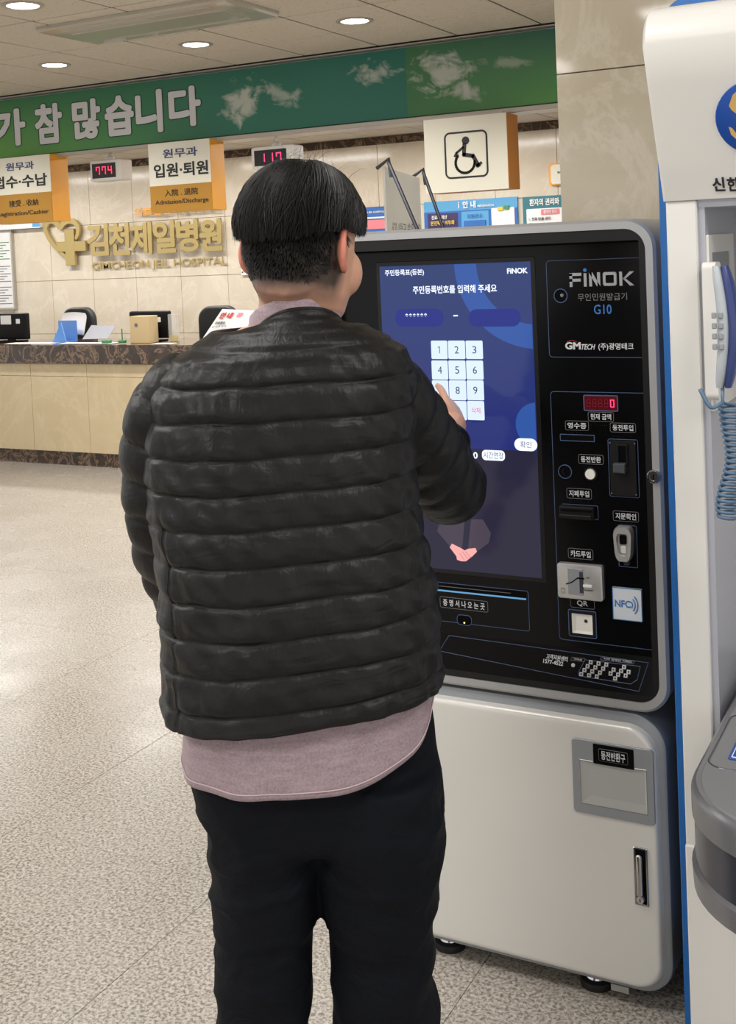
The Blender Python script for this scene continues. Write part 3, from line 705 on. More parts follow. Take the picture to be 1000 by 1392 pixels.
# red print on the tilted notice
def on_notice(u, v_, lift=.003):
    a = at(274, 456, YC+.12).lerp(at(302, 420, YC+.30), v_); b_ = at(330, 452, YC+.12).lerp(at(345, 422, YC+.30), v_); return a.lerp(b_, u)+V((0, -lift, lift))
def nfn(q_): return on_notice(q_.x, q_.z, .004+(q_.y))
text('안 내', .10, .46, .62, .86, 0, M['redprint'], tg, bold=.05, depth=.001, fn=nfn); text('문', .58, .76, .68, .86, 0, M['pink'], tg, bold=.03, depth=.001, fn=nfn)
text('진료접수', .12, .40, .40, .50, 0, M['inkprint'], tg, bold=.03, depth=.001, fn=nfn); text('안내문 참조', .12, .5, .26, .33, 0, M['greyprint'], tg, bold=.0, depth=.001, fn=nfn)
x0, x1, z0, z1 = bpx(176, 202, 430, 458, YC+.14)
t = thing('tissue_box', ((x0+x1)/2, YC+.2, ZC), 'plain kraft cardboard box standing before the monitor', 'box')
ob('carton', box(x0, x1, YC+.14, YC+.26, ZC, z1, .003), M['card'], t); ob('printed_mark', disc(V((x0+.35*(x1-x0), 0, z1-.07)), .016, YC+.137, YC+.141, 16), M['greyprint'], t)
x0, x1, z0, z1 = bpx(228, 240, 427, 456, YC+.3)
t = thing('clear_holder', ((x0+x1)/2, YC+.33, ZC), 'clear plastic leaflet holder right of the monitor', 'holder')
ob('pocket', box(x0, x1, YC+.3, YC+.34, ZC, z1, .004), M['clearp'], t); ob('yellow_card', box(x0+.006, x1-.006, YC+.315, YC+.32, ZC+.004, ZC+.05), M['yellow'], t)
for (pa, pb, lab) in ((139, 150, 'green clip lying on the loose sheets on the counter'), (162, 170, 'green stamp standing beside the kraft box')):
    a = onY(pa, 458, YC+.1); b_ = onY(pb, 458, YC+.1)
    bm = bmesh.new(); box(a.x, b_.x, YC+.08, YC+.12, ZC+.007, ZC+.03, .005, bm)
    if pa > 150: tube([((a.x+b_.x)/2, YC+.1, ZC+.02), ((a.x+b_.x)/2, YC+.1, ZC+.12)], .005, 8, bm)
    tag(ob('green_clip' if pa < 150 else 'stamp', bm, M['green']), lab, 'stationery')

# ---------------------------------------------------------------- white standing sign behind the kiosk
A = V((-1.82, 3.62, 0)); B = V((-1.96, 4.2, 0))
st_ = thing('standing_sign', (A+B)/2, 'white standing sign board with two grey rods behind the kiosk', 'sign')
n_ = (B-A).cross(V((0, 0, 1))).normalized()*.004
bm = loft([[A+n_+V((0, 0, .25)), B+n_+V((0, 0, .25)), B+n_+V((0, 0, 1.925)), A+n_+V((0, 0, 1.935))], [A-n_+V((0, 0, .25)), B-n_+V((0, 0, .25)), B-n_+V((0, 0, 1.925)), A-n_+V((0, 0, 1.935))]])
ob('board', bm, mat('sign_vinyl', rgb(236, 234, 228), .5), st_)
mv = bpy.data.materials['sign_vinyl']; tb = N(mv, 'ShaderNodeBsdfTranslucent'); tb.inputs[0].default_value = (.9, .9, .87, 1); ms = N(mv, 'ShaderNodeMixShader'); ms.inputs[0].default_value = .5
L(mv, mv.node_tree.nodes['Principled BSDF'].outputs[0], ms.inputs[1]); L(mv, tb.outputs[0], ms.inputs[2]); L(mv, ms.outputs[0], mv.node_tree.nodes['Material Output'].inputs[0])
for P_, dxx in ((A, .16), (B, .13)):
    top_ = P_+V((.03, -.02, 1.945)); ob('rod', tube([top_, top_+V((dxx*1.9, -.02, -.70))], .007, 8), M['atmdark2'], st_)
    ob('hook', tube([P_+V((-.02, -.01, 1.93)), top_+V((0, 0, .012)), top_+V((.008, 0, -.05))], .007, 8), M['atmdark2'], st_)
ob('base', box(A.x-.2, A.x+.1, A.y+.05, B.y, 0, .03, .01), M['atmdark'], st_); ob('post', tube([(A+B)/2+V((-.02, 0, .02)), (A+B)/2+V((-.02, 0, 1.2))], .012, 8), M['atmdark'], st_)
def sfn(q_): return A.lerp(B, q_.x)+V((n_.x/.004*(.006), n_.y/.004*.006, q_.z))
text('안내 말씀 드립니다', .12, .95, 1.70, 1.745, 0, M['greyprint'], st_, flip=True, fn=sfn, bold=.0); text('김천제일병원', .12, .95, 1.63, 1.665, 0, M['greyprint'], st_, flip=True, fn=sfn)
# ================================================================ KIOSK
YF = 2.40; YP = 2.445; YD = 2.405; YB = 2.95
XK0 = -1.42; XK1 = onY(912, 900, YF).x; XK1t = onY(889, 400, YF).x; XK1 = (XK1+XK1t)/2
zt = onY(840, 297.5, YF).z; zb = onY(760, 953, YF).z
kk = thing('civil_document_kiosk', ((XK0+XK1)/2, (YF+YB)/2, 0), 'silver and black self-service document kiosk the man is using', 'kiosk')
fr_ = .021
ob('upper_frame', frame(XK0, XK1, zb, zt, fr_, YF, YB-.02, .062, .045, n=10, bev=.006), M['sil'], kk, smooth=35)
x0, x1, z0, z1 = XK0+fr_, XK1-fr_, zb+fr_, zt-fr_
X2 = (onY(868, 345, YF).x+onY(885, 900, YF).x)/2          # inner edge of the black bezel, right
ZT2 = onY(800, 329, YF).z
ZS0 = onY(760, 931, YF).z                                  # front lip of the shelf
ob('bezel', frame(x0, x1, z0, z1, (.03, x1-X2, ZS0-z0, z1-ZT2), YF+.003, YB-.03, .045, .003, n=10), M['bezel'], kk, smooth=35)
ZPB = onY(800, 883, YP).z                                  # bottom of the upright panel
pn = ob('control_panel', box(x0+.02, X2+.004, YP, YP+.03, ZPB-.01, ZT2+.012), M['black'], kk)
ob('upper_back', box(XK0+.03, XK1-.03, YB-.03, YB-.005, zb+.02, zt-.02), M['side'], kk)
ob('recess_top_shade', box(x0+.03, X2, YF+.012, YP, ZT2-.004, ZT2+.001), M['pit'], kk)  # near-black sheet painting the shade along the top of the recess
def plk(xl, xr, yt, yb, Y=YP): return bpx(xl, xr, yt, yb, Y)
def outline(b, w_=.0011, r=.006, m_='line', name='printed_outline', Y=YP, par=None, openr=False):
    x0, x1, z0, z1 = b; return ob(name, frame(x0, x1, z0, z1, w_, Y-.0006, Y+.001, r, max(r-w_, .0006), bev=.0001), M[m_], par or kk)
def ktext(s, xl, xr, yc, h, m_='linew', par=None, Y=YP, **kw): return tpx(s, xl, xr, yc, h, Y-.0004, M[m_], par or kk, depth=.0006, **kw)
def label(s, xl, xr, yt, yb):
    x0, x1, z0, z1 = plk(xl, xr, yt, yb); outline((x0, x1, z0, z1), .0009, .004, 'greyprint', 'label_outline')
    m1 = .28 if s == 'QR' else .10
    text(s, x0+(x1-x0)*m1, x1-(x1-x0)*m1, z0+(z1-z0)*.19, z1-(z1-z0)*.19, YP-.0004, M['linew'], kk, bold=.012, depth=.0006)
    bm = bmesh.new(); w_ = x1-x0; random.seed(len(s)+int(xl))
    for i in range(11):
        for j in range(2):
            if random.random() < .6: box(x0+w_*(.1+.075*i)-.0006, x0+w_*(.1+.075*i)+.0006, YP-.0008, YP+.0005, z0-.006-.0028*j-.0006, z0-.006-.0028*j+.0006, 0, bm)
    ob('braille_dots', bm, M['bezel'], kk)['kind'] = 'stuff'
# --- screen
xs0 = (onY(516, 361, YP).x+onY(520, 456, YP).x)/2; xs1 = (onY(722, 354, YP).x+onY(736, 787, YP).x)/2
zs1 = onY(722, 355, YP).z; zs0 = onY(736, 786, YP).z
sc_ = ob('screen', plate(xs0, xs1, zs0, zs1, YP-.003, YP+.004, .001, .0006), M['screen'], kk)
ob('screen_surround', frame(xs0-.010, xs1+.010, zs0-.010, zs1+.010, .0098, YP-.0015, YP+.002, .002, .001), M['bezel'], kk)
YU = YP-.0032
def spl(m_, xl, xr, yt, yb, r=.002, name='screen_shape', dy=0, n=5):
    x0, x1, z0, z1 = bpx(xl, xr, yt, yb, YU); return ob(name, plate(x0, x1, z0, z1, YU-.0005-dy, YU, r, .0001, n), M[m_], sc_)
def arc_shape(px, py, r, ri, a0, a1, m_='ui_circle'):
    c = onY(px, py, YU); k = .00167; P = []; Q = []
    for i in range(33):
        a = R(a0+(a1-a0)*i/32)
        for rr_, lst in ((r, P), (ri, Q)):
            lst.append(V((min(max(c.x+rr_*k*math.cos(a), xs0+.001), xs1-.001), YU-.0002, min(max(c.z+rr_*k*math.sin(a), zs0), zs1-.001))))
    bm = loft([P, Q, [p+V((0, .0002, 0)) for p in Q], [p+V((0, .0002, 0)) for p in P], P], False, False, closed=False); ob('screen_shape', bm, M[m_], sc_)
arc_shape(728, 354, 116, 84, 180, 270); arc_shape(730, 578, 30, .01, 90, 270)
tpx('주민등록표(등본)', 523, 576, 371, 9.5, YU, M['ui_white'], sc_, bold=.014, depth=.0004)
tpx('FiNOK', 689, 717, 368, 7.5, YU, M['ui_white'], sc_, bold=.03, depth=.0004)
tpx('주민등록번호를 입력해 주세요', 561, 675, 393, 11, YU, M['ui_white'], sc_, bold=.016, depth=.0004)
spl('ui_pill', 537, 602, 420, 444, .0185, 'input_field', n=8); spl('ui_pill', 637, 707, 420, 444, .0185, 'input_field', n=8)
tpx('* * * * * *', 551, 580, 428.5, 5, YU-.0006, M['ui_white'], sc_, bold=.035, depth=.0004)
spl('ui_white', 616, 622, 428.2, 430, .0003)
kc = [(586, 608), (609, 632), (633, 656)]; kr = [(463, 488), (490, 516), (517, 544), (545, 571)]
lab_ = ['1', '2', '3', '4', '5', '6', '7', '8', '9', '', '0', '삭제']
for i in range(12):
    cx_k, cy_k = kc[i % 3], kr[i//3]; sh_ = (i//3)*.7
    k = spl('ui_key', cx_k[0]+sh_, cx_k[1]+sh_, cy_k[0], cy_k[1], .003, 'screen_key')
    mx, my = (cx_k[0]+cx_k[1])/2+sh_, (cy_k[0]+cy_k[1])/2
    kw_ = 1.6 if i == 0 else 6 if i == 11 else 2.8
    if i == 0:
        g1 = bmesh.new(); c1_ = onY(mx, my, YU); box(c1_.x, c1_.x+.0016, YU-.001, YU-.0006, c1_.z-.008, c1_.z+.008, 0, g1); tube([V((c1_.x+.001, YU-.0008, c1_.z+.0075)), V((c1_.x-.0034, YU-.0008, c1_.z+.0050))], .0008, 4, g1); ob('lettering', g1, M['ui_ink'], sc_)
    elif lab_[i]: tpx(lab_[i], mx-kw_, mx+kw_, my, 10 if i != 11 else 8, YU-.0006, M['ui_red' if i == 11 else 'ui_ink'], sc_, bold=0, depth=.0003)
spl('ui_white', 699, 730, 596, 613, .014, 'confirm_button', n=8); tpx('확인', 707, 722, 604.5, 9, YU-.0006, M['ui_ink'], sc_, depth=.0003)
spl('ui_white', 655, 686, 612, 626, .009, 'extend_button', n=8); tpx('시간연장', 657, 684, 619, 9, YU-.0006, M['ui_ink'], sc_, depth=.0003)
tpx('0', 643, 649, 619, 9, YU, M['ui_white'], sc_, bold=.02, depth=.0004)
# clasped hands drawn on the lower display
def poly(pts, m_, dy=0, name='drawn_shape'):
    P = [onY(x, y, YU-.0002-dy) for x, y in pts]; ob(name, loft([[p+V((0, .0002, 0)) for p in P], P]), M[m_], sc_)
M['ui_sleeve'] = glow('ui_sleeve', rgb(70, 62, 76), .8)
poly([(594, 722), (612, 744), (628, 745), (632, 700), (600, 700)], 'ui_sleeve'); poly([(640, 706), (636, 745), (648, 750), (664, 738), (667, 725), (656, 706)], 'ui_sleeve')
poly([(614, 739), (626, 745), (636, 751), (640, 757), (637, 760), (633, 763), (627, 763), (621, 761), (620, 756), (611, 744)], 'ui_skin', .0002)
poly([(646, 745), (648, 750), (641, 757), (634, 757), (628, 750), (636, 746)], 'ui_skin', .0004)
for a, b_ in (((624, 752), (631, 762)), ((628, 750), (636, 761)), ((632, 750), (640, 759))):
    poly([a, (a[0]+.5, a[1]-.4), (b_[0]+.5, b_[1]-.4), b_], 'ui_line', .0006)
# --- brand panel
b = list(plk(744, 877, 352, 486)); b[1] = X2; outline(b, .0011, .008)
c0 = onY(762, 402, YP); ob('camera_ring', ring(c0, .0155, .0015, YP-.002, YP+.001), M['line'], kk, smooth=30); cm = ob('camera_window', disc(c0, .014, YP-.0012, YP+.001, 24), M['pit'], kk)
ob('camera_lens', disc(c0+V((.003, 0, .001)), .004, YP-.002, YP, 16), M['chrome'], cm)
# brand word in squared strokes
x0, x1, z0, z1 = plk(774, 862, 370, 389); lw = (z1-z0)*.21; cw = (x1-x0)/4.55
def SB(bm, a, b_, c, d): box(a, b_, YP-.0012, YP, c, d, 0, bm)
fb = bmesh.new(); zm = (z0+z1)/2
SB(fb, x0, x0+lw, z0, z1-.001); SB(fb, x0, x0+cw*.86, z1-lw, z1); SB(fb, x0, x0+cw*.80, zm-lw*.6, zm+lw*.4)
u0 = x0+cw*1.02; SB(fb, u0, u0+lw, z0, z1-lw*.2)
u0 = x0+cw*1.40; SB(fb, u0, u0+lw, z0, z1); SB(fb, u0+cw*.78-lw, u0+cw*.78, z0, z1)
loft([[(u0, YP, z1), (u0+lw*1.2, YP, z1), (u0+cw*.78, YP, z0), (u0+cw*.78-lw*1.2, YP, z0)], [(u0, YP-.0012, z1), (u0+lw*1.2, YP-.0012, z1), (u0+cw*.78, YP-.0012, z0), (u0+cw*.78-lw*1.2, YP-.0012, z0)]], bm=fb)
u0 = x0+cw*2.36; frame(u0, u0+cw*.98, z0, z1, lw, YP-.0012, YP, .005, .0015, bm=fb)
u0 = x0+cw*3.52; SB(fb, u0, u0+lw, z0, z1)
for s1, s2 in ((z1, 1), (z0, -1)):
    q = [(u0+lw, zm-s2*lw*.3), (u0+cw*.98-lw*1.3, s1), (u0+cw*1.03, s1), (u0+lw*2.1, zm)]
    loft([[(a, YP, c) for a, c in q], [(a, YP-.0012, c) for a, c in q]], bm=fb)
bw = ob('brand_letters', fb, mat('brand_silver', rgb(160, 162, 166), .4, .3), kk); bw['kind'] = 'stuff'
ob('brand_dot', disc(V((x0+cw*1.02+lw/2, 0, z1+lw*.9)), lw*.62, YP-.0012, YP, 16), M['blueprint'], kk)
ktext('무인민원발급기', 785, 852, 403.5, 10, 'greyprint', bold=0)
ktext('G10', 807, 831, 420.5, 13, 'blueprint', bold=.01)
ktext('GM', 768, 789, 470, 10, 'linew', bold=.035); ktext('TECH', 790, 809, 471.5, 7.5, 'linew', bold=.02, shear=.3)
ktext('(주)광명테크', 813, 861, 471.5, 10.5, 'linew', bold=.012)
arc = [onY(770+i, 465-2.2*math.sin(math.pi*i/14), YP-.0004) for i in range(15)]; ob('red_arc', tube(arc, .0006, 4), M['redprint'], kk)
# --- function panel
b = list(plk(750, 882, 533, 877)); b[0] = (onY(749, 560, YP).x+onY(759, 850, YP).x)/2; b[1] = X2; b[2] = onY(820, 876, YP).z; outline(b, .0011, .008)
x0, x1, z0, z1 = plk(793, 840, 537, 559)
ld = ob('amount_display', plate(x0+.002, x1-.002, z0+.002, z1-.002, YP-.0015, YP+.001, .002, .0004), M['ledglass'], kk); outline((x0, x1, z0, z1), .002, .003, Y=YP-.0008)
w_ = x1-x0; h_ = z1-z0
for i in range(5):
    bm = bmesh.new(); seven(bm, 'abcdef' if i == 4 else 'abcdefg', x0+w_*(.10+.17*i), z0+h_*.26, w_*.115, h_*.48, YP-.0038, w_*.022)
    ob('digit', bm, M['ledred'] if i == 4 else M['leddim'], ld)
label('현재 금액', 799, 834, 560, 573); label('영수증', 768, 800, 572, 585); label('동전투입', 829, 864, 575, 588)
label('동전반환', 786, 820, 618, 631); label('지폐투입', 770, 804, 664, 678); label('지문확인', 833, 868, 695, 709)
label('카드투입', 772, 806, 746, 760); label('QR', 775, 808, 814, 827)
x0, x1, z0, z1 = plk(761, 808, 590.5, 600); outline((x0, x1, z0, z1), .0015, .0015, name='receipt_slot_rim'); ob('receipt_slot', box(x0+.001, x1-.001, YP-.0005, YP+.001, z0+.001, z1-.001), M['pit'], kk)
# coin acceptor
x0, x1, z0, z1 = plk(827, 868, 597, 676); outline((x0, x1, z0, z1), .0012, .005, name='coin_rim')
ca = ob('coin_acceptor', plate(x0+.004, x1-.004, z0+.003, z1-.003, YP-.004, YP, .003, .001), M['blackm'], kk)
cx = (x0+x1)/2; cz = (z0+z1)/2
ob('coin_slot', frame(cx-.012, cx+.012, cz+.005, z1-.01, .004, YP-.008, YP-.003, .002), M['bezel'], ca); ob('coin_gap', box(cx-.007, cx+.007, YP-.006, YP-.003, cz+.01, z1-.014), M['pit'], ca)
lv = plk(836.5, 853, 628, 641); ob('return_lever', plate(lv[0], lv[1], lv[2], lv[3], YP-.022, YP-.003, .002, .002), mat('lever_grey', rgb(70, 74, 80), .35), ca)
for dx_ in (.006, x1-x0-.006):
    for dz_ in (.008, z1-z0-.008): ob('screw', disc(V((x0+dx_, 0, z0+dz_)), .0016, YP-.0052, YP-.003, 10), M['greyprint'], ca)
c0 = onY(768, 641, YP); ob('coin_return_ring', ring(c0, .0155, .0015, YP-.002, YP+.001), M['line'], kk, smooth=30); cp = ob('coin_return_cup', disc(c0, .0140, YP-.0012, YP+.001), M['pit'], kk)
ob('cup_edge', tube([c0+V((-.003, -.002, .008)), c0+V((-.004, -.003, -.001)), c0+V((0, -.003, -.008))], .0012, 6), M['bezel'], cp)
c0 = onY(803, 644, YP); ob('return_button_rim', ring(c0, .0150, .003, YP-.004, YP+.001), M['blackm'], kk, smooth=30); ob('return_button', disc(c0, .0118, YP-.008, YP, 24, r2=.0108), M['white'], kk)
# note slot
x0, x1, z0, z1 = plk(764, 813, 686, 705); outline((x0, x1, z0, z1), .0012, .003, name='note_rim')
ns = ob('note_mouth', plate(x0-.003, x1-.006, z0+.001, z1-.002, YP-.016, YP, .002, .003), M['blackm'], kk); ob('note_gap', box(x0+.002, x1-.010, YP-.0175, YP-.015, z1-.012, z1-.008), M['pit'], ns)
ob('lower_lip', box(x0-.001, x1-.009, YP-.022, YP-.014, z0+.003, z0+.012, .002), M['bezel'], ns)
# fingerprint reader
x0, x1, z0, z1 = plk(840, 866, 714, 771); outline((x0, x1, z0, z1), .0012, .003, name='fingerprint_rim')
a = plk(836, 863, 714, 761); w_ = a[1]-a[0]; h_ = a[3]-a[2]
def fp(e, y, squeeze):
    out = []
    for x, z in rr(0, 1, 0, 1, .28, 6):
        k = 1-squeeze*(1-z); out.append((a[0]+w_*(.5+(x-.5)*k*(1-e)), y, a[2]+h_*(.5+(z-.5)*(1-e))))
    return out
fpb = ob('fingerprint_reader', loft([fp(0, YP, .25), fp(0, YP-.018, .22), fp(.06, YP-.023, .22), fp(.36, YP-.023, .3), fp(.45, YP-.014, .3)]), M['steel'], kk, smooth=35)
ob('sensor_window', plate(a[0]+w_*.33, a[1]-w_*.33, a[2]+h_*.5, a[3]-h_*.24, YP-.018, YP-.014, .003), M['pit'], fpb)
ob('thumb_rest', plate(a[0]+w_*.36, a[1]-w_*.36, a[2]+h_*.24, a[2]+h_*.45, YP-.017, YP-.014, .003), M['door'], fpb)
ob('reader_foot', box((x0+x1)/2-.008, (x0+x1)/2+.006, YP-.012, YP, z0+.006, a[2]+.012, .003), M['atmdark2'], kk)
# card reader
x0, x1, z0, z1 = plk(760, 821, 765.5, 813)
cdp = ob('card_reader', plate(x0, x1, z0, z1, YP-.014, YP, .006, .003, bseg=2), M['steel'], kk, smooth=35)
w_ = x1-x0; h_ = z1-z0; yq = YP-.0142
ob('card_well', plate(x0+w_*.24, x0+w_*.58, z0+h_*.13, z1-h_*.12, yq-.0008, yq+.001, .002), M['side'], cdp)
ob('card_throat', box(x0+w_*.50, x0+w_*.58, yq-.0014, yq, z0+h_*.2, z1-h_*.2), M['atmdark2'], cdp)
ob('card_slot', box(x0+w_*.45, x0+w_*.60, yq-.0018, yq, z0+h_*.60, z0+h_*.64), M['pit'], cdp)
ob('guide_line', tube([V((x0+w_*.20, yq-.001, z0+h_*.42)), V((x0+w_*.32, yq-.001, z0+h_*.48)), V((x0+w_*.46, yq-.001, z0+h_*.62))], .0012, 5), M['pit'], cdp)
ob('card_tab', box(x0+w_*.58, x0+w_*.78, yq-.004, yq, z0+h_*.38, z0+h_*.46, .001), M['white'], cdp)
ob('card_icon', frame(x0+w_*.08, x0+w_*.17, z0+h_*.14, z0+h_*.30, .0008, yq-.0005, yq+.0005, .001), M['inkprint'], cdp)
text('CARD', x0+w_*.64, x0+w_*.72, z0+h_*.63, z0+h_*.67, yq, M['inkprint'], cdp, depth=.0005); text('INSERT', x0+w_*.60, x0+w_*.80, z0+h_*.27, z0+h_*.31, yq, M['inkprint'], cdp, depth=.0005)
# code reader cavity (no code printed)
x0, x1, z0, z1 = plk(773, 811, 829, 866); outline((x0, x1, z0, z1), .0018, .004, name='reader_outer_rim', Y=YP-.003)
ob('reader_rim', frame(x0+.003, x1-.003, z0+.003, z1-.003, .005, YP-.005, YP, .003), M['blackm'], kk)
qc = ob('reader_cavity', loft([rr2 for rr2 in ([(x, YP-.0045, z) for x, z in rr(x0+.0085, x1-.0085, z0+.0085, z1-.0085, .001, 1)], [(x, YP-.001, z) for x, z in rr(x0+.017, x1-.011, z0+.014, z1-.011, .001, 1)])], False, True), M['white'], kk)
ob('reader_lens', disc(V((x1-.024, 0, z1-.024)), .0038, YP-.002, YP-.0005, 14), M['inkprint'], qc)
# contactless pad
x0, x1, z0, z1 = plk(833, 873, 799, 843); nf = ob('contactless_pad', plate(x0, x1, z0, z1, YP-.004, YP, .002, .001), mat('pad_white', rgb(205, 212, 220), .35), kk)
outline((x0, x1, z0, z1), .0014, .002, 'blueprint', Y=YP-.0040, par=nf)
w_ = x1-x0; zc_ = (z0+z1)/2; text('NFC', x0+w_*.08, x0+w_*.62, zc_-w_*.11, zc_+w_*.13, YP-.0042, M['blueprint'], nf, bold=.02, depth=.0006)
for r_ in (.10, .19, .28):
    pts = [V((x0+w_*(.58+.0)+w_*r_*math.cos(R(a_)), YP-.0046, zc_+w_*r_*1.25*math.sin(R(a_)))) for a_ in range(-55, 56, 11)]; ob('wave_mark', tube(pts, w_*.018, 6), M['blueprint'], nf)
# --- document outlet
x0, x1, z0, z1 = plk(560, 721, 789, 855); x1 = onY(719, 830, YP).x; z1 = onY(640, 795.5, YP).z; z0 = onY(640, 849, YP).z; x0 = XK0+.18
outline((x0, x1, z0, z1), .0011, .006)
zsl = onY(640, 806.5, YP).z; dsl = ob('document_slot', box(x0+.004, x1-.006, YP-.0008, YP+.001, zsl+.001, z1-.003), M['pit'], kk); xr_ = onY(694, 806, YP).x
ob('slot_inner_edge', box(x0+.01, xr_, YP-.0014, YP, (zsl+z1)/2, (zsl+z1)/2+.0012), M['greyprint'], dsl)
ob('slot_light', box(x0+.004, x1-.006, YP-.0035, YP+.001, zsl-.0012, zsl+.0016), M['slotlight'], kk)
x0, x1, z0, z1 = plk(598, 663, 814, 829); outline((x0, x1, z0, z1), .001, .004, 'greyprint', 'label_outline')
text('증 명 서 나 오 는 곳', x0+.008, x1-.008, z0+.005, z1-.005, YP-.0004, M['linew'], kk, bold=.012, depth=.0006)
x0, x1, z0, z1 = plk(621, 641, 836, 850); outline((x0, x1, z0, z1), .0012, .009, name='sensor_rim'); sn = ob('sensor_window', plate(x0+.001, x1-.001, z0+.001, z1-.001, YP-.0006, YP+.001, .008), M['pit'], kk)
ob('sensor_lamp', disc(V(((x0+x1)/2, 0, z0+.006)), .0017, YP-.0016, YP, 10), M['amberled'], sn)
# --- sloping shelf with key pads
S0 = V((XK0+.05, YP, ZPB)); S1 = V((XK0+.05, YF+.004, ZS0))
sd = (S1-S0).normalized(); sn_ = V((1, 0, 0)).cross(sd).normalized()
if sn_.y > 0: sn_ = -sn_
SL = (S1-S0).length
def SP(x, s_, h=0): return V((x, 0, 0))+V((0, S0.y, S0.z))+sd*s_-(-sn_)*h
bm = loft([[SP(XK0+.03, 0), SP(X2, 0), SP(X2, SL), SP(XK0+.03, SL)], [SP(XK0+.03, 0, -.02), SP(X2, 0, -.02), SP(X2, SL, -.02), SP(XK0+.03, SL, -.02)]])
ob('sloping_shelf', bm, M['black'], kk)
def sp_px(px, py, h=0):
    P = onPl(px, py, S0+sn_*h, sn_); return P
def squad(pts, m_, name, w_=None, h=.0008, par=None):
    P = [sp_px(*p) for p in pts]
    if w_: 
        bm = bmesh.new()
        for a, b_ in zip(P, P[1:]+P[:1]): tube([a+sn_*.0004, b_+sn_*.0004], w_, 4, bm)
        o = ob(name, bm, M[m_], par or kk); o['kind'] = 'stuff'; return o
    return ob(name, loft([[p for p in P], [p+sn_*h for p in P]]), M[m_], par or kk)
squad([(610, 864), (881, 901), (868, 940), (597, 885)], 'line', 'shelf_outline', .0006)
squad([(795, 897), (870, 906), (866, 924), (857, 930), (787, 919), (786, 914)], 'line', 'keypad_outline', .0007)
squad([(817, 893.5), (862, 899), (861, 902.5), (816, 897)], 'greyprint', 'label_outline', .0005)
squad([(777, 893.5), (795, 895.5), (793.5, 899.5), (775.5, 897.5)], 'greyprint', 'label_outline', .0005)
def stext(s, pl, pr2, hpx, m_='linew', bold=.015):
    A_ = sp_px(*pl); B_ = sp_px(*pr2); up_ = (sp_px(pl[0], pl[1]-hpx)-A_); up_ = -sd*abs(up_.dot(sd))
    def fn(q_): return A_.lerp(B_, q_.x)+up_*q_.z+sn_*(.0004-q_.y)
    return text(s, 0, 1, 0, 1, 0, M[m_], kk, bold=bold, depth=.0006, fn=fn)
stext('고객지원센터', (742, 895.5), (771, 900), 7); stext('1577-4522', (738, 901), (765, 905.5), 5.5); stext('시각 장애인 키패드', (820, 896.7), (859, 901.7), 3, bold=0); stext('이어폰', (779.5, 897), (791, 898.6), 2.5, bold=0)
P = sp_px(779, 904.5); ob('earphone_jack', loft([[P+V((1, 0, 0))*.0042*math.cos(a*.524)+sd*.0042*math.sin(a*.524)+sn_*z for a in range(12)] for z in (0, .0025)]), M['steel'], kk)
km = bmesh.new; kl = []
for r_ in range(4):
    for c_k in range(3): kl.append((803+c_k*10.6-r_*4.3, 900.5+c_k*1.7+r_*5.4))
for r_ in range(4):
    for c_k in range(3): kl.append((838+c_k*10.2-r_*4.0, 905.5+c_k*1.5+r_*5.2))
for i, (x, y) in enumerate(kl):
    if i in (12, 14, 21, 23): continue
    P = sp_px(x, y); e1 = V((.0046, 0, 0)); e2 = sd*.0046
    k = ob('shelf_key', loft([[P+e1*a+e2*b_ for a, b_ in ((-1, -1), (1, -1), (1, 1), (-1, 1))], [P+e1*a*.85+e2*b_*.85+sn_*.003 for a, b_ in ((-1, -1), (1, -1), (1, 1), (-1, 1))]]), M['steel'], kk)
    ob('key_mark', loft([[P+e1*a*.4+e2*b_*.4+sn_*(.003+z) for a, b_ in ((-1, -1), (1, -1), (1, 1), (-1, 1))] for z in (0, .0004)]), M['inkprint'], k)
ob('front_lip', box(XK0+.03, X2, YF+.0035, YF+.02, ZS0-.004, ZS0, .001), M['black'], kk)
# lock on the frame
c0 = onY(889, 647.5, YF); lk = ob('key_lock', loft([[(c0.x+r_*math.cos(2*math.pi*k/24), YF-y_, c0.z+r_*math.sin(2*math.pi*k/24)) for k in range(24)] for r_, y_ in ((.0145, 0), (.0145, .006), (.012, .0085), (.0085, .0085), (.008, .007))], True, True), M['chrome'], kk, smooth=35)
ob('keyhole', box(c0.x-.0012, c0.x+.0012, YF-.0075, YF-.0068, c0.z-.005, c0.z+.005), M['pit'], lk)
# --- lower cabinet
zc0 = onY(740, 1312, YD).z-.012; zc1 = zb-.008; XC1 = onY(909, 1150, YD).x; XC0 = XK0+.095
ob('cabinet_body', loft([[(x, y, z) for x, z in rr(XC0+i_, XC1-i_, zc0+i_, zc1-i_, .075-i_, 10)] for y, i_ in ((YB, .0), (YD+.022, 0), (YD+.012, .003), (YD+.008, .010))]), M['side'], kk, smooth=35)
xd1 = XC1-.020; xd0 = XC0+.018; zd0 = zc0+.016; zd1 = zc1-.026
dr = ob('cabinet_door', loft([[(x, y, z) for x, z in rr(xd0+i_, xd1-i_, zd0+i_, zd1-i_, .062-i_, 12)] for y, i_ in ((YD+.01, -.004), (YD+.002, 0), (YD-.004, .003), (YD-.0065, .008), (YD-.007, .014))]), M['door'], kk, smooth=50)
yd = YD-.007
x0, x1, z0, z1 = bpx(779, 889, 1011, 1112, yd)
cb_ = ob('coin_tray_bezel', frame(x0, x1, z0, z1, ((x1-x0)*.10, (x1-x0)*.09, (z1-z0)*.14, (z1-z0)*.28), yd-.004, yd+.001, .008, .002), M['side'], kk)
ix0, ix1, iz0, iz1 = x0+(x1-x0)*.10, x1-(x1-x0)*.09, z0+(z1-z0)*.14, z1-(z1-z0)*.28
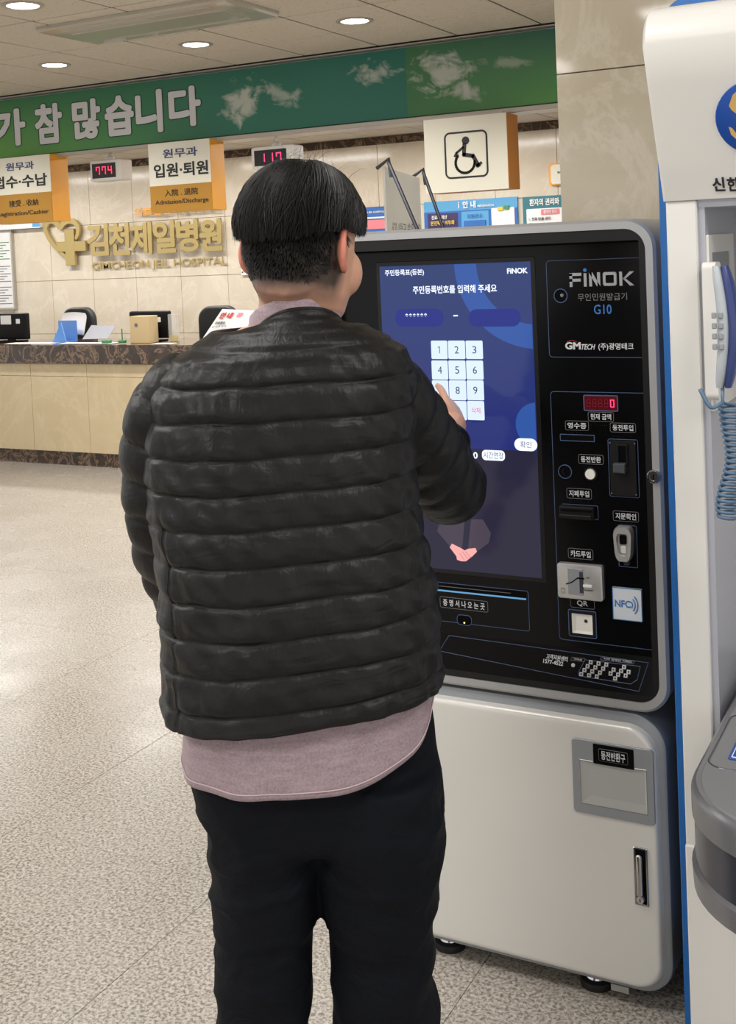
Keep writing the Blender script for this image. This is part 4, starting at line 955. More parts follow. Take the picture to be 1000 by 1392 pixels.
tr = ob('coin_tray', loft([[(ix0, yd-.0035, iz0), (ix1, yd-.0035, iz0), (ix1, yd-.0035, iz1), (ix0, yd-.0035, iz1)], [(ix0+.02, yd-.0008, iz0+.018), (ix1-.004, yd-.0008, iz0+.018), (ix1-.004, yd-.0008, iz1-.004), (ix0+.02, yd-.0008, iz1-.004)]], False, True), mat('tray_grey', rgb(178, 180, 178), .35, .2), kk)
ob('tray_rim', frame(ix0-.002, ix1+.002, iz0-.002, iz1+.002, .002, yd-.0045, yd, .002), M['door_edge'], cb_)
b = bpx(806, 861, 1015, 1042, yd-.004); pl_ = ob('tray_label', plate(b[0], b[1], b[2], b[3], yd-.0055, yd-.003, .002), M['pit'], cb_)
ob('label_outline', frame(b[0]+.012, b[1]-.012, b[2]+.008, b[3]-.008, .001, yd-.0062, yd-.005, .004), M['greyprint'], cb_)
text('동전반환구', b[0]+.018, b[1]-.018, b[2]+.012, b[3]-.012, yd-.0058, M['linew'], cb_, bold=.012, depth=.0006)
x0, x1, z0, z1 = bpx(862, 881, 1152, 1230, yd)
hd = ob('handle_plate', plate(x0, x1, z0, z1, yd-.004, yd+.001, .002, .001), M['chrome'], kk)
ob('handle_well', plate(x0+.004, x1-.003, z0+.004, z1-.003, yd-.0046, yd, .002), M['pit'], hd)
xm_ = (x0+x1)/2-.001; ob('handle_bar', plate(xm_-.007, xm_+.006, z0+.022, z1-.012, yd-.014, yd-.004, .006, .004, bseg=3), M['chrome'], hd, smooth=40)
ob('handle_lock', disc(V((xm_, 0, z0+.016)), .0075, yd-.013, yd-.004, 18), M['steel'], hd, smooth=35); ob('keyhole', box(xm_-.001, xm_+.001, yd-.0136, yd-.0125, z0+.012, z0+.020), M['pit'], hd)
b = bpx(834, 858, 1343, 1350, YD+.03); ob('bottom_bracket', box(b[0], b[1], YD+.01, YD+.06, zc0-.012, zc0+.002), M['door_edge'], kk)
for p_ in ((608, 1283, 0), (804, 1343, 0), (608, 1283, .42), (804, 1343, .42)):
    f_ = onZ(p_[0], p_[1], .012); fc = (f_.x, YD+.06+p_[2], 0)
    lo_ = ob('levelling_foot', vlathe(fc, [(.036, 0), (.038, .006), (.036, .016), (.026, .020)], 28), M['rubber'], kk, smooth=35)
    ob('foot_dome', vlathe(fc, [(.026, .018), (.022, .030), (.013, .038), (.008, .042), (.008, zc0+.01)], 24), M['chrome'], lo_, smooth=40)

# ================================================================ CASH MACHINE
YA = 2.16
def ratX(px, py, Y): return onY(px, py, Y).x
XA = ratX(905, 300, YA); ta = thing('cash_machine', (.0, 2.4, 0), 'tall white and blue bank cash machine at the right edge', 'cash machine')
YBL = 2.36; XBL = (onY(889, 283, YBL).x+onY(916, 720, YBL).x)/2
ztop = onY(950, -12, YBL).z
ob('blue_back_board', frame(XBL, .62, 0.0, ztop, (XA+.05-XBL, .06, .55, ztop-1.72), YBL, YBL+.12, .09, .003, 10, .002), M['atmblue'], ta, smooth=35)
ob('board_foot', box(XBL, XA+.05, YBL-.0005, YBL+.12, 0, .2), M['atmblue'], ta)
ob('body', box(XA+.05, .60, YBL+.12, 2.95, .03, 1.95, .01), M['atmwhite'], ta)
XI = XA+.055; zh = onY(903, 277, YA).z                          # recess wall, header bottom
ob('left_column', box(XA, XI, YA, YBL+.01, .30, zh+.004, .0025), M['atmwhite'], ta, smooth=30)
ob('right_column', box(.50, .56, YA, YBL+.01, .55, zh+.004, .0025), M['atmwhite'], ta)
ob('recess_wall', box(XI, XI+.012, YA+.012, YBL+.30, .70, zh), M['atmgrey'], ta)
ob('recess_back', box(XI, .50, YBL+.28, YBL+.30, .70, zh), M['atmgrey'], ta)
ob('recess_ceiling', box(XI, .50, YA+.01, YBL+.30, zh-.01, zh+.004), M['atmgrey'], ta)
# header: leaning face rolled over at the top
zt2 = onY(880, 15, YA-.07).z
prof = [(YA-.004, zh+.004)]+[(YA-.004-(.115)*t_, zh+.004+(zt2-.07-zh)*t_) for t_ in (.25, .5, .75, 1)]
yc_, zc_2 = prof[-1][0]+.075, prof[-1][1]
for a_ in range(170, 60, -12): prof.append((yc_+.075*math.cos(R(a_)), zc_2+.072*math.sin(R(a_))))
prof += [(YBL, zt2+.012), (YBL, zh+.004)]
XH = XA-.004
bm = loft([[(x, y+(.006 if e else 0)*(1 if y < YBL-.01 else 0), z-(.005 if e and z > zh+.1 else 0)) for y, z in prof] for x, e in ((XH, 1), (XH+.006, 0), (.554, 0), (.56, 1))])
ob('header', bm, M['atmwhite'], ta, smooth=40)
# the leaning face plane
FP = V((0, prof[1][0], prof[1][1])); fd = (V((0, prof[3][0], prof[3][1]))-FP).normalized(); fn_ = V((0, -fd.z, fd.y))
if fn_.y > 0: fn_ = -fn_
def face(px, py, h=0): return onPl(px, py, FP+fn_*h, fn_)
cE = face(973, 163); Rm = .066; cE = cE+V((Rm, 0, 0))
def fdisc(c, r, h, n=48, sx_=1): return [c+V((r*sx_*math.cos(2*math.pi*k/n), 0, 0))+fd*(r*math.sin(2*math.pi*k/n))+fn_*h for k in range(n)]
em = ob('emblem', loft([fdisc(cE, Rm, 0), fdisc(cE, Rm, .006), fdisc(cE, Rm*.97, .007)]), M['logoblue'], ta, smooth=30)
def fpoly(pts, m_, name, h=.0075):
    P = [cE+V((x*Rm, 0, 0))+fd*(y*Rm) for x, y in pts]; ob(name, loft([[p+fn_*(h-.001) for p in P], [p+fn_*h for p in P]]), m_, em)
s1_ = [( -.62, .38), (-.50, .66), (-.25, .86), (.05, .93), (.35, .86), (.6, .66), (.42, .62), (.30, .42), (.34, .12), (.1, -.02), (-.2, .02), (-.42, .12), (-.56, .26)]
fpoly(s1_, M['goldflat'], 'gold_swoosh')
fpoly([(-.68, -.18), (-.60, -.22), (-.48, -.42), (-.28, -.52), (0, -.52), (.3, -.46), (.6, -.22), (.5, -.56), (.2, -.76), (-.15, -.78), (-.45, -.62), (-.64, -.40)], M['goldflat'], 'gold_swoosh')
def hfn(P0, P1, up):
    return lambda q_: P0.lerp(P1, q_.x)+up*q_.z+fn_*(.0006-q_.y)
for s, xl, xr in (('신', 969, 986), ('한', 989, 1006), ('은', 1009, 1026), ('행', 1029, 1046)):
    P0 = face(xl, 260); P1 = face(xr, 259.5); text(s, 0, 1, 0, 1, 0, M['inkprint'], ta, bold=.03, depth=.0008, fn=hfn(P0, P1, fd*.0265))
# lower box, ledge
XB2 = XA+.034; YBX = 2.0; XB2 = onY(931, 1160, YBX).x; zbx = onY(931, 1148, YBX).z
ob('lower_cabinet', box(XB2, .58, YBX, YBL+.1, .02, zbx, .003), M['atmwhite'], ta, smooth=30)
# shelf: rounded lobe in two tiers
def lobe(x0, x1, y0, y1, r, inset=0, n=14):
    pts = []
    for k in range(n+1):
        a_ = R(180+90*k/n); pts.append((x0+r+(r-inset)*math.cos(a_), y0+r+(r-inset)*math.sin(a_)))
    pts += [(x1-inset, y0+inset), (x1-inset, y1), (x0+inset, y1)]
    return pts
XS = -.436; YS_ = 1.70; ZS_ = .785
def tier(z_list, name, m_, r=.20, ys=YS_, xs=XS):
    return ob(name, loft([[(x, y, z) for x, y in lobe(xs, .45, ys, YBL+.26, r, i_)] for z, i_ in z_list]), m_, ta, smooth=35)
tier([(ZS_-.052, .006), (ZS_-.048, 0), (ZS_-.012, 0), (ZS_-.006, .002), (ZS_, .008)], 'shelf_rim', M['atmdark'])
tier([(ZS_-.001, .013), (ZS_+.0025, .017)], 'shelf_top', mat('shelf_grain', rgb(128, 129, 131), .55, .2))
tier([(ZS_-.13, .004), (ZS_-.052, .004)], 'shelf_body', M['atmdark2'])
tier([(ZS_-.175, .012), (ZS_-.165, .0), (ZS_-.13, -.002), (ZS_-.125, .004)], 'shelf_skirt', M['atmdark'])
a_ = onZ(989, 1032, ZS_+.003); b_ = onZ(1000, 1000, ZS_+.003)
bd = plate(a_.x, a_.x+.16, a_.y, b_.y+.03, 0, .004, .002)
for v_ in bd.verts: v_.co = V((v_.co.x, v_.co.z, ZS_+.0055-v_.co.y))
ob('blue_notice', bd, M['logoblue'], ta)
bd = frame(a_.x+.004, a_.x+.156, a_.y+.004, b_.y+.026, .002, 0, .001, .002)
for v_ in bd.verts: v_.co = V((v_.co.x, v_.co.z, ZS_+.0062-v_.co.y))
ob('notice_border', bd, M['paper'], ta)
gf = frame(a_.x-.03, .2, a_.y-.04, b_.y+.10, .003, 0, .001, .03)
for v_ in gf.verts: v_.co = V((v_.co.x, v_.co.z, ZS_+.0036-v_.co.y))
ob('shelf_groove', gf, M['atmdark2'], ta)
# phone niche on the recess wall (faces +X)
XW = XI+.012
def onX(px, py, X):
    d = ray(px, py); return CAM+d*((X-CAM.x)/d.x)
p0 = onX(959, 330, XW); p1 = onX(995, 400, XW); zt3 = onX(959, 319, XW).z; zb3 = onX(966, 560, XW).z
def xplate(y0, y1, z0, z1, xa, xb, r=.004, fr2=None):
    bm = frame(y0, y1, z0, z1, fr2, xa, xb, r) if fr2 else plate(y0, y1, z0, z1, xa, xb, r, .001)
    for v_ in bm.verts: v_.co = V((v_.co.y, v_.co.x, v_.co.z))
    return bm
yA_, yB_ = p0.y, p1.y
ob('niche_frame', xplate(yA_, yB_, zb3, zt3, XW+.004, XW, .004, (yB_-yA_)*.14), M['atmwhite'], ta)
ob('niche_hollow', xplate(yA_+.02, yB_-.02, zb3+.03, zt3-.03, XW+.0012, XW-.001), M['side'], ta)
ycr = onX(974, 440, XW+.02).y; ob('handset_cradle', xplate(ycr-.018, ycr+.035, onX(974, 545, XW+.02).z, onX(972, 356, XW+.02).z, XW+.022, XW, .012), M['atmwhite'], ta)
# notice strip beside the niche
# handset: its own thing, leaning in the cradle
yh = onX(984, 440, XW+.05).y; ph = thing('telephone_handset', (XW+.05, yh, zb3+.09), 'pale grey and blue telephone handset hanging in the cash machine recess', 'telephone')
Ta = onX(972, 362, XW+.045); Ba = onX(990, 522, XW+.045)
def hand(off, wid, thk, m_, name, bow):
    rings = []
    for i in range(17):
        t_ = i/16; z = Ta.z+(Ba.z-Ta.z)*t_; b = bow*math.sin(math.pi*t_); e = min(1, math.sin(math.pi*min(max(t_, .02), .98))**.35)
        x = XW+off+b; wd = wid*e*(1+.25*abs(2*t_-1)**3); tk = thk*e*(1+.35*abs(2*t_-1)**3)
        rings.append([(x+tk*math.cos(a), yh+wd*math.sin(a), z) for a in [2*math.pi*k/14 for k in range(14)]])
    return ob(name, loft(rings), m_, ph, smooth=50)
hand(.040, .024, .013, M['handset_l'], 'pale_shell', .012); hand(.054, .023, .011, M['handset_b'], 'blue_shell', .013)
for r_ in range(4):
    for c_k in range(2):
        z = Ta.z+(Ba.z-Ta.z)*(.40+.085*r_); y = yh-.024-.001
        ob('handset_key', box(XW+.034+.011*c_k, XW+.042+.011*c_k, y-.002, y+.004, z-.005, z+.005, .0015), M['side'], ph)
# curly cord
top_ = V((XW+.045, yh-.004, Ba.z+.005)); bot = onX(996, 700, XW+.05)
pts = [top_, top_+V((.0, -.004, -.03))]; n_t = 20
for i in range(n_t*10):
    t_ = i/(n_t*10-1); a = 2*math.pi*n_t*t_; rad_ = .0135*(1+.25*math.sin(9*t_)); z = top_.z-.035-(top_.z-.035-bot.z)*t_
    pts.append(V((XW+.052+.008*math.sin(5*t_)+rad_*math.cos(a), yh-.006+.010*t_+rad_*math.sin(a), z)))
ob('curly_cord', tube(pts, .0032, 6), M['cord'], ph, smooth=True)
ob('cord_lead', tube(cr([V((XW+.012, yh-.03, zb3+.06)), V((XW+.03, yh-.035, zb3+.03)), V((XW+.045, yh-.02, zb3+.035)), top_+V((0, 0, -.03))], 6), .0035, 6), M['cord'], ph, smooth=True)

# ================================================================ MAN
def to_remesh(bm, vox, smooth_it=6, fac=.5):
    me = bpy.data.meshes.new('r'); bm.to_mesh(me); bm.free(); o = bpy.data.objects.new('r', me); C.objects.link(o)
    md = o.modifiers.new('r', 'REMESH'); md.mode = 'VOXEL'; md.voxel_size = vox
    if smooth_it: s_m = o.modifiers.new('s', 'SMOOTH'); s_m.iterations = smooth_it; s_m.factor = fac
    dg = bpy.context.evaluated_depsgraph_get(); dg.update(); m2 = bpy.data.meshes.new_from_object(o.evaluated_get(dg))
    out = bmesh.new(); out.from_mesh(m2); bpy.data.objects.remove(o); bpy.data.meshes.remove(me); bpy.data.meshes.remove(m2); return out
def axes(az): return V((math.cos(az), -math.sin(az), 0)), V((math.sin(az), math.cos(az), 0))
def sgp(v_, p): return math.copysign(abs(v_)**p, v_)
AZT = R(-40); rt, ft = axes(AZT)
def ring_at(c, a, bb, bf, n, az=None, ex=2.0, dz=None):
    r_, f_ = (rt, ft) if az is None else axes(az); out = []
    for k in range(n):
        t_ = 2*math.pi*k/n           # 0 = back, +90 = right
        x = a*sgp(math.sin(t_), 2/ex); y = -sgp(math.cos(t_), 2/ex); y *= bb if y < 0 else bf
        p = c+r_*x+f_*y
        if dz: p = p+V((0, 0, dz(t_)))
        out.append(p)
    return out
TD = 1.86
rows = [(404, 352, 460, .060, 1.2), (421, 338, 468, .068, 1.2), (432, 312, 480, .078, 1.1), (446, 286, 500, .090, 1.05), (462, 262, 530, .104, 1), (480, 236, 552, .116, 1), (505, 216, 562, .127, 1), (545, 205, 566, .136, 1), (600, 202, 565, .142, 1),
        (680, 206, 568, .148, 1), (740, 216, 577, .152, 1.02), (800, 222, 591, .156, 1.04), (870, 226, 599, .160, 1.04), (940, 228, 603, .162, 1.04), (1003, 230, 605, .160, 1.04)]
def row(py):
    xl, xr, b_, kf = interp([tuple(q) for q in rows], 349+(py-349)*.93); c = PT((xl+xr)/2, py, TD); c.z = PT((xl+xr)/2, py, TD-b_*.95).z; return c, (xr-xl)/2*TD/F, b_, b_*kf
man_c, *_ = row(1000)
foot_z = 0
man = thing('person', (man_c.x, man_c.y, 0), 'man in a black quilted jacket and dark trousers, seen from behind, touching the kiosk screen', 'person')
# --- jacket torso
NS = 176; PITCH = 48.9; Y0S = 476.0
def puff_y(py):
    u = (py-Y0S)/PITCH
    if u < 0: u = max(-1, u*.9) ; t_ = u+1; return (1-(2*t_-1)**2)**.5 if 0 < t_ < 1 else 0
    t_ = u-math.floor(u); return (max(0, 1-abs(2*t_-1)**3.4))**.6
def tor_point(py, k, inset=0.0, quilt=True):
    c, a, bb, bf = row(py); t_ = 2*math.pi*k/NS
    right = max(0, math.sin(t_)); low = min(max((py-640)/360, 0), 1)
    # seams drift a little, and rise towards the lifted right side
    pq = py+2.2*noise.noise(V((3.1*math.sin(t_), 2.7*math.cos(t_), math.floor((py-Y0S+24)/PITCH)*.7)))*1.6
    p_ = puff_y(pq) if quilt else 0
    arm = min(max((py-470)/30, 0), 1); nk_ = min(max((py-424)/26, 0), 1)
    amt = .0072*p_*(.35+.65*arm)*nk_-.003*arm
    # side-panel seams
    for sa in (R(52), R(-66)):
        d_ = abs(((t_-sa+math.pi) % (2*math.pi))-math.pi); amt -= .0045*math.exp(-(d_/.022)**2)*min(max((py-690)/60, 0), 1)
    x = (a+amt-inset)*sgp(math.sin(t_), 2/2.25); y = -sgp(math.cos(t_), 2/2.25); y *= (bb if y < 0 else bf)+amt-inset
    p = c+rt*x+ft*y
    w1 = noise.noise(V((p.x*13, p.y*13, p.z*30)))*.5+noise.noise(V((t_*9, p.z*7, 5)))*.5
    nrm = (rt*x/(a*a)+ft*y/(bb*bb)); nrm = nrm.normalized()
    if quilt:
        p = p+nrm*(w1*.0062*p_*arm)
        # diagonal drag folds from the armholes
        q_ = math.sin((p.z*1.0+math.sin(t_)*.30)*95+2*noise.noise(p*7)); p = p+nrm*(q_*.0016*arm*p_*(.4+abs(math.sin(t_))))
        # spine hollow between the shoulder blades
        p = p-nrm*(.010*math.exp(-((t_ if t_ < math.pi else t_-2*math.pi)/.22)**2)*arm*(1-low*.6))
    tilt = -.045*(1-math.cos(t_))*min(max((450-py)/30, 0), 1)
    hem = .006*right*low**2-.014*max(0, -math.sin(t_))*low**2
    return p+V((0, 0, tilt+hem))
rings = []
for py, ins in ((960, .026), (983, .024), (988, .010)): rings.append([tor_point(py, k, ins, False) for k in range(NS)])
ny = 250
for i in range(ny+1):
    py = 990-(990-421)*i/ny; rings.append([tor_point(py, k) for k in range(NS)])
for py, ins in ((419, .006), (424, .014), (440, .02)): rings.append([tor_point(py, k, ins, False) for k in range(NS)])
jb = loft(rings, False, False)
def sleeve(bm, path, rads, seams, n=56, sub=26, seed=0, endcap=True):
    pts = cr(path, sub); m_ = len(pts); fr = frames(pts); L_ = [0]
    for a, b_ in zip(pts[:-1], pts[1:]): L_.append(L_[-1]+(b_-a).length)
    rings = []
    for i, ((p, a, u), l) in enumerate(zip(fr, L_)):
        f_ = i/(m_-1)*(len(rads)-1); j = min(int(f_), len(rads)-2); r_ = rads[j]+(rads[j+1]-rads[j])*(f_-j)
        ring_ = []
        for k in range(n):
            t_ = 2*math.pi*k/n; ll = l+.006*noise.noise(V((math.sin(t_)*2, math.cos(t_)*2, seed+int(l/seams)*.6)))
            tt = ll/seams-math.floor(ll/seams); pf = max(0, 1-abs(2*tt-1)**2.2)**.6
            d_ = a*math.cos(t_)+u*math.sin(t_)
            q = r_-.004+.009*pf+.006*pf*noise.noise((p+d_*r_)*22)+.003*noise.noise((p+d_*r_)*9)
            ring_.append(p+d_*q)
        rings.append(ring_)
    # cuff turned in
    p, a, u = fr[-1]; r_ = rads[-1]
    rings.append([p+(a*math.cos(2*math.pi*k/n)+u*math.sin(2*math.pi*k/n))*(r_-.012) for k in range(n)])
    p2 = fr[-4][0]; rings.append([p2+(a*math.cos(2*math.pi*k/n)+u*math.sin(2*math.pi*k/n))*(r_-.014) for k in range(n)])
    loft(rings, True, True, bm=bm)
Rp = [PT(482, 508, 1.91), PT(518, 536, 1.94), PT(552, 583, 2.01), PT(586, 634, 2.11), PT(612, 664, 2.21), PT(611, 650, 2.30), PT(606, 622, 2.38), PT(606, 594, 2.45)]
Lp = [PT(272, 512, 1.84), PT(232, 556, 1.85), PT(219, 620, 1.87), PT(222, 690, 1.90), PT(236, 760, 1.95), PT(258, 830, 2.03), PT(276, 880, 2.10)]
sb_r = bmesh.new(); sleeve(sb_r, Rp, [.066, .074, .073, .070, .064, .058, .050, .043], .062, seed=2, sub=22)
sb_l = bmesh.new(); sleeve(sb_l, Lp, [.056, .063, .062, .058, .056, .050, .042], .060, seed=5)
jk = ob('jacket', jb, M['nylon'], man, smooth=True)
ob('sleeve', sb_r, M['nylon'], jk, smooth=True); ob('sleeve', sb_l, M['nylon'], jk, smooth=True)
# collar binding and hem piping
ob('neck_binding', tube([tor_point(420.5, k, .003, False) for k in range(NS)]+[tor_point(420.5, 0, .003, False)], .0042, 6, cap=False), M['nylon'], jk, smooth=True)
for sa in (R(52), R(-66)):
    k_ = int((sa % (2*math.pi))/(2*math.pi)*NS); ob('side_seam', tube([tor_point(py, k_, .001)+V((0, 0, 0)) for py in range(700, 988, 6)], .0016, 5), M['nylon'], jk)

# --- head frame
hc = PT(408, 318, 1.86); AZH = R(4); rh, fh = axes(AZH); TILT = R(7)
uh = V((0, 0, 1))*math.cos(TILT)+fh*math.sin(TILT); fh2 = fh*math.cos(TILT)-V((0, 0, 1))*math.sin(TILT)
def HP(x, y, z): return hc+rh*x+fh2*y+uh*z
sk = [(-.146, .022, .078, -.030), (-.138, .044, .091, .005), (-.120, .060, .098, .034), (-.094, .071, .099, .057), (-.058, .078, .099, .077), (-.02, .0815, .096, .090), (.02, .083, .097, .095), (.055, .077, .092, .090), (.08, .064, .076, .078), (.098, .044, .052, .056), (.107, .020, .024, .028), (.1085, .004, .004, .004)]
def head_ring(z, n=48, grow=0):
    a, yf, yb = interp(sk, z); out = []
    for k in range(n):
        t_ = 2*math.pi*k/n; x = (a+grow)*math.sin(t_); y = -math.cos(t_); y = y*((yb if y < 0 else yf)+grow)
        if z < -.1 and y < 0: y = -abs(y)
        out.append(HP(x, y, z))
    return out
hb = loft([head_ring(-.146+(.2545)*i/40) for i in range(41)])
# nose, brow, lips, cheeks
def ball(bm, c, r, sc=(1, 1, 1), ax=None, n=14):
    ax = ax or (rh, fh2, uh); rg = []
    for i in range(1, n):
        ph = math.pi*i/n; rg.append([c+ax[0]*(r*sc[0]*math.sin(ph)*math.cos(2*math.pi*k/n))+ax[1]*(r*sc[1]*math.sin(ph)*math.sin(2*math.pi*k/n))+ax[2]*(r*sc[2]*math.cos(ph)) for k in range(n)])
    loft(rg, bm=bm)
ball(hb, HP(0, .103, -.035), .013, (.95, 1, .8)); tube([HP(0, .092, .008), HP(0, .103, -.015), HP(0, .108, -.033)], [.006, .008, .010], 10, hb)
ball(hb, HP(0, .090, .025), .045, (1.05, .25, .16)); ball(hb, HP(0, .093, -.068), .020, (1.1, .35, .28)); ball(hb, HP(0, .090, -.125), .018, (1.1, .7, .7))
for s in (-1, 1):
    ball(hb, HP(s*.046, .060, -.058), .035, (.8, .95, 1.1)); ball(hb, HP(s*.011, .098, -.040), .008)
    # ear: bowl with a raised rim, tilted outward
    ec = HP(s*.084, -.008, -.030); eo = (rh*s*.62-fh2*.78).normalized(); ein = (fh2*.62+rh*s*.78).normalized()
    pts = [ec+eo*0+uh*(.031*math.cos(a)*1.0)-fh2*(.017*math.sin(a))+rh*s*(.010*math.sin(a)+.004) for a in [R(q) for q in range(-35, 215, 14)]]
    tube(pts, [.0042+.0014*math.sin(math.pi*i/(len(pts)-1)) for i in range(len(pts))], 8, hb)
    ball(hb, ec-fh2*.004+rh*s*.002, .024, (.20, .55, 1.05)); ball(hb, ec-uh*.028+fh2*.004+rh*s*.002, .008, (.7, 1, 1))
# neck and trapezius
nk = [HP(0, -.020, -.035), HP(0, -.022, -.07), PT(405, 395, 1.87), PT(402, 425, 1.87), PT(402, 455, 1.88)]
tube(nk, [.058, .062, .062, .060, .060], 28, hb)
# trunk under the clothes
tr_ = []
for py in list(range(446, 1000, 30))+[1020]:
    c, a, bb, bf = row(py); tr_.append(ring_at(c, a-.035, bb-.03, bf-.03, 36))
loft(tr_, bm=hb)
# arms
tube(Rp[:-1]+[PT(608, 586, 2.47)], [.044, .046, .045, .042, .040, .038, .033, .026], 14, hb); tube(Lp+[PT(282, 900, 2.13)], [.04, .045, .044, .04, .038, .034, .028, .025], 14, hb)
# hands
def hand_mesh(bm, W, h_, n_, s_, curls, thumb):
    """W wrist, h_ forward, n_ palm-down normal, s_ towards the little finger"""
    rg = []
    for u_, wd, th in ((0, .024, .019), (.02, .029, .019), (.045, .037, .017), (.07, .041, .0155), (.086, .040, .014), (.094, .033, .010)):
        rg.append([W+h_*u_+s_*(wd*math.cos(a))+n_*(th*math.sin(a)) for a in [2*math.pi*k/16 for k in range(16)]])
    loft(rg, bm=bm)
    for off, ln, cu, fw in zip((-.029, -.010, .010, .028), ((.046, .027, .022), (.048, .030, .023), (.045, .028, .022), (.036, .021, .019)), curls, (.087, .091, .088, .080)):
        p = W+h_*fw+s_*off; ang = 0; pts = [p-h_*.012, p]
        for l_, c_ in zip(ln, cu):
            ang += R(c_); p = p+(h_*math.cos(ang)+n_*math.sin(ang))*l_; pts.append(p)
        tube(pts, [.0095, .0095, .0088, .0082, .0068], 10, bm); ball(bm, pts[-1], .0068, ax=(h_, n_, s_), n=8)
    p = W+h_*.018-s_*.022+n_*.004; pts = [p]
    for (a, b_, c), l_ in zip(thumb, (.040, .032, .026)):
        d_ = (h_*a-s_*b_+n_*c).normalized(); p = p+d_*l_; pts.append(p)
    tube(pts, [.014, .0125, .0105, .009], 10, bm); ball(bm, pts[-1], .009, ax=(h_, n_, s_), n=8)
tip = onY(602, 520, YP-.0135); W_ = PT(608, 566, 2.50); h_ = (tip-W_).normalized(); W_ = tip-h_*.178
n_d = V((-.9, 0, -.42)); n_d = (n_d-h_*n_d.dot(h_)).normalized(); s_d = h_.cross(n_d).normalized()
if s_d.z > 0: s_d = -s_d
W_ = W_+s_d*.029
tube([PT(607, 596, 2.44), W_, W_+h_*.02], [.029, .025, .024], 12, hb)
hand_mesh(hb, W_, h_, n_d, s_d, ((6, 4, 4), (58, 78, 40), (66, 82, 45), (72, 82, 48)), ((.75, .6, .25), (.9, .05, .35), (.9, -.3, .3)))
W2 = PT(284, 905, 2.14); h2 = (V((0, 0, -1))*.8+ft*.5).normalized(); n2 = rt; s2 = h2.cross(n2).normalized()
if s2.dot(ft) > 0: s2 = -s2
hand_mesh(hb, W2, h2, n2, s2, ((22, 28, 15), (26, 32, 18), (30, 34, 18), (34, 34, 18)), ((.8, .5, .4), (.95, .1, .3), (.95, 0, .3)))
# legs, shoes' feet
PD = 1.88
LG = [[(1030, 268, 432), (1120, 278, 432), (1200, 287, 430), (1262, 292, 428), (1392, 293, 421), (1480, 295, 417)], [(1030, 424, 594), (1120, 424, 598), (1200, 433, 592), (1262, 443, 589), (1392, 457, 593), (1480, 462, 594)]]
legs_w = []
for side in LG:
    cs = [(PT((a+b_)/2, y, PD), (b_-a)/2*PD/F) for y, a, b_ in side]; last, w_ = cs[-1]
    z = last.z
    while z > .05: z -= .1; cs.append((V((last.x, last.y, max(z, .03))), w_*(1-.18*min(1, (last.z-z)/last.z))))
    legs_w.append(cs)
for cs in legs_w:
    tube([PT(425, 1010, PD)*.3+cs[0][0]*.7]+[c+V((0, 0, 0)) for c, w_ in cs], [.08]+[max(.038, w_-.03-.02*min(1, (1-c.z)*.8)) for c, w_ in cs], 16, hb)
    f0 = cs[-1][0]; tube([f0+V((0, -.03, .03)), f0+V((-.01, .06, .03)), f0+V((-.02, .15, .025))], [.024, .024, .018], 12, hb)
hb = to_remesh(hb, .0036, 4, .5)
bd_ = ob('body', hb, M['skin'], man, smooth=True)
# colour of skin: short stubble shading at the nape and sides, redder ears
m = M['skin']; nt = m.node_tree
mp = N(m, 'ShaderNodeMapping', vector_type='TEXTURE'); mp.inputs['Location'].default_value = hc; mp.inputs['Rotation'].default_value = (-TILT, 0, -AZH)
L(m, N(m, 'ShaderNodeNewGeometry').outputs['Position'], mp.inputs[0]); sx3 = N(m, 'ShaderNodeSeparateXYZ'); L(m, mp.outputs[0], sx3.inputs[0])
def mth(op, a, b_):
    n = N(m, 'ShaderNodeMath', operation=op)
    for i, v_ in enumerate((a, b_)):
        if isinstance(v_, (int, float)): n.inputs[i].default_value = v_
        else: L(m, v_, n.inputs[i])
    return n.outputs[0]
base_sock = nt.nodes['Principled BSDF'].inputs['Base Color'].links[0].from_socket
zf = mr(m, mth('ADD', sx3.outputs[2], mth('MULTIPLY', nz(m, mp.outputs[0], 40, 3), .02)), -.118, -.068); yf_ = mr(m, mth('SUBTRACT', 0.0, sx3.outputs[1]), -.022, .008)
stub = mth('MULTIPLY', mth('MULTIPLY', zf, yf_), .93)
ax_ = mth('ABSOLUTE', sx3.outputs[0], 0); er = mr(m, ax_, .0845, .092)
c1 = mix(m, mth('MULTIPLY', er, mr(m, sx3.outputs[2], -.08, -.06)), base_sock, rgb(206, 128, 108))
c2 = mix(m, mth('MULTIPLY', stub, mth('SUBTRACT', 1.0, er)), c1, rgb(26, 22, 20)); setc(m, c2)
for s in (-1, 1):
    eb = bmesh.new(); ball(eb, HP(s*.031, .084, .0), .0125, n=16); e_ = ob('eye', eb, M['eye'], man, smooth=True); ib = bmesh.new(); ball(ib, HP(s*.031, .0925, -.001), .0062, (1, .75, 1), n=12); ob('iris', ib, M['iris'], e_, smooth=True)
    bb_ = tube([HP(s*.016, .098, .020), HP(s*.032, .098, .026), HP(s*.048, .088, .022)], [.003, .0035, .002], 6); ob('eyebrow', bb_, M['hairbase'], man)

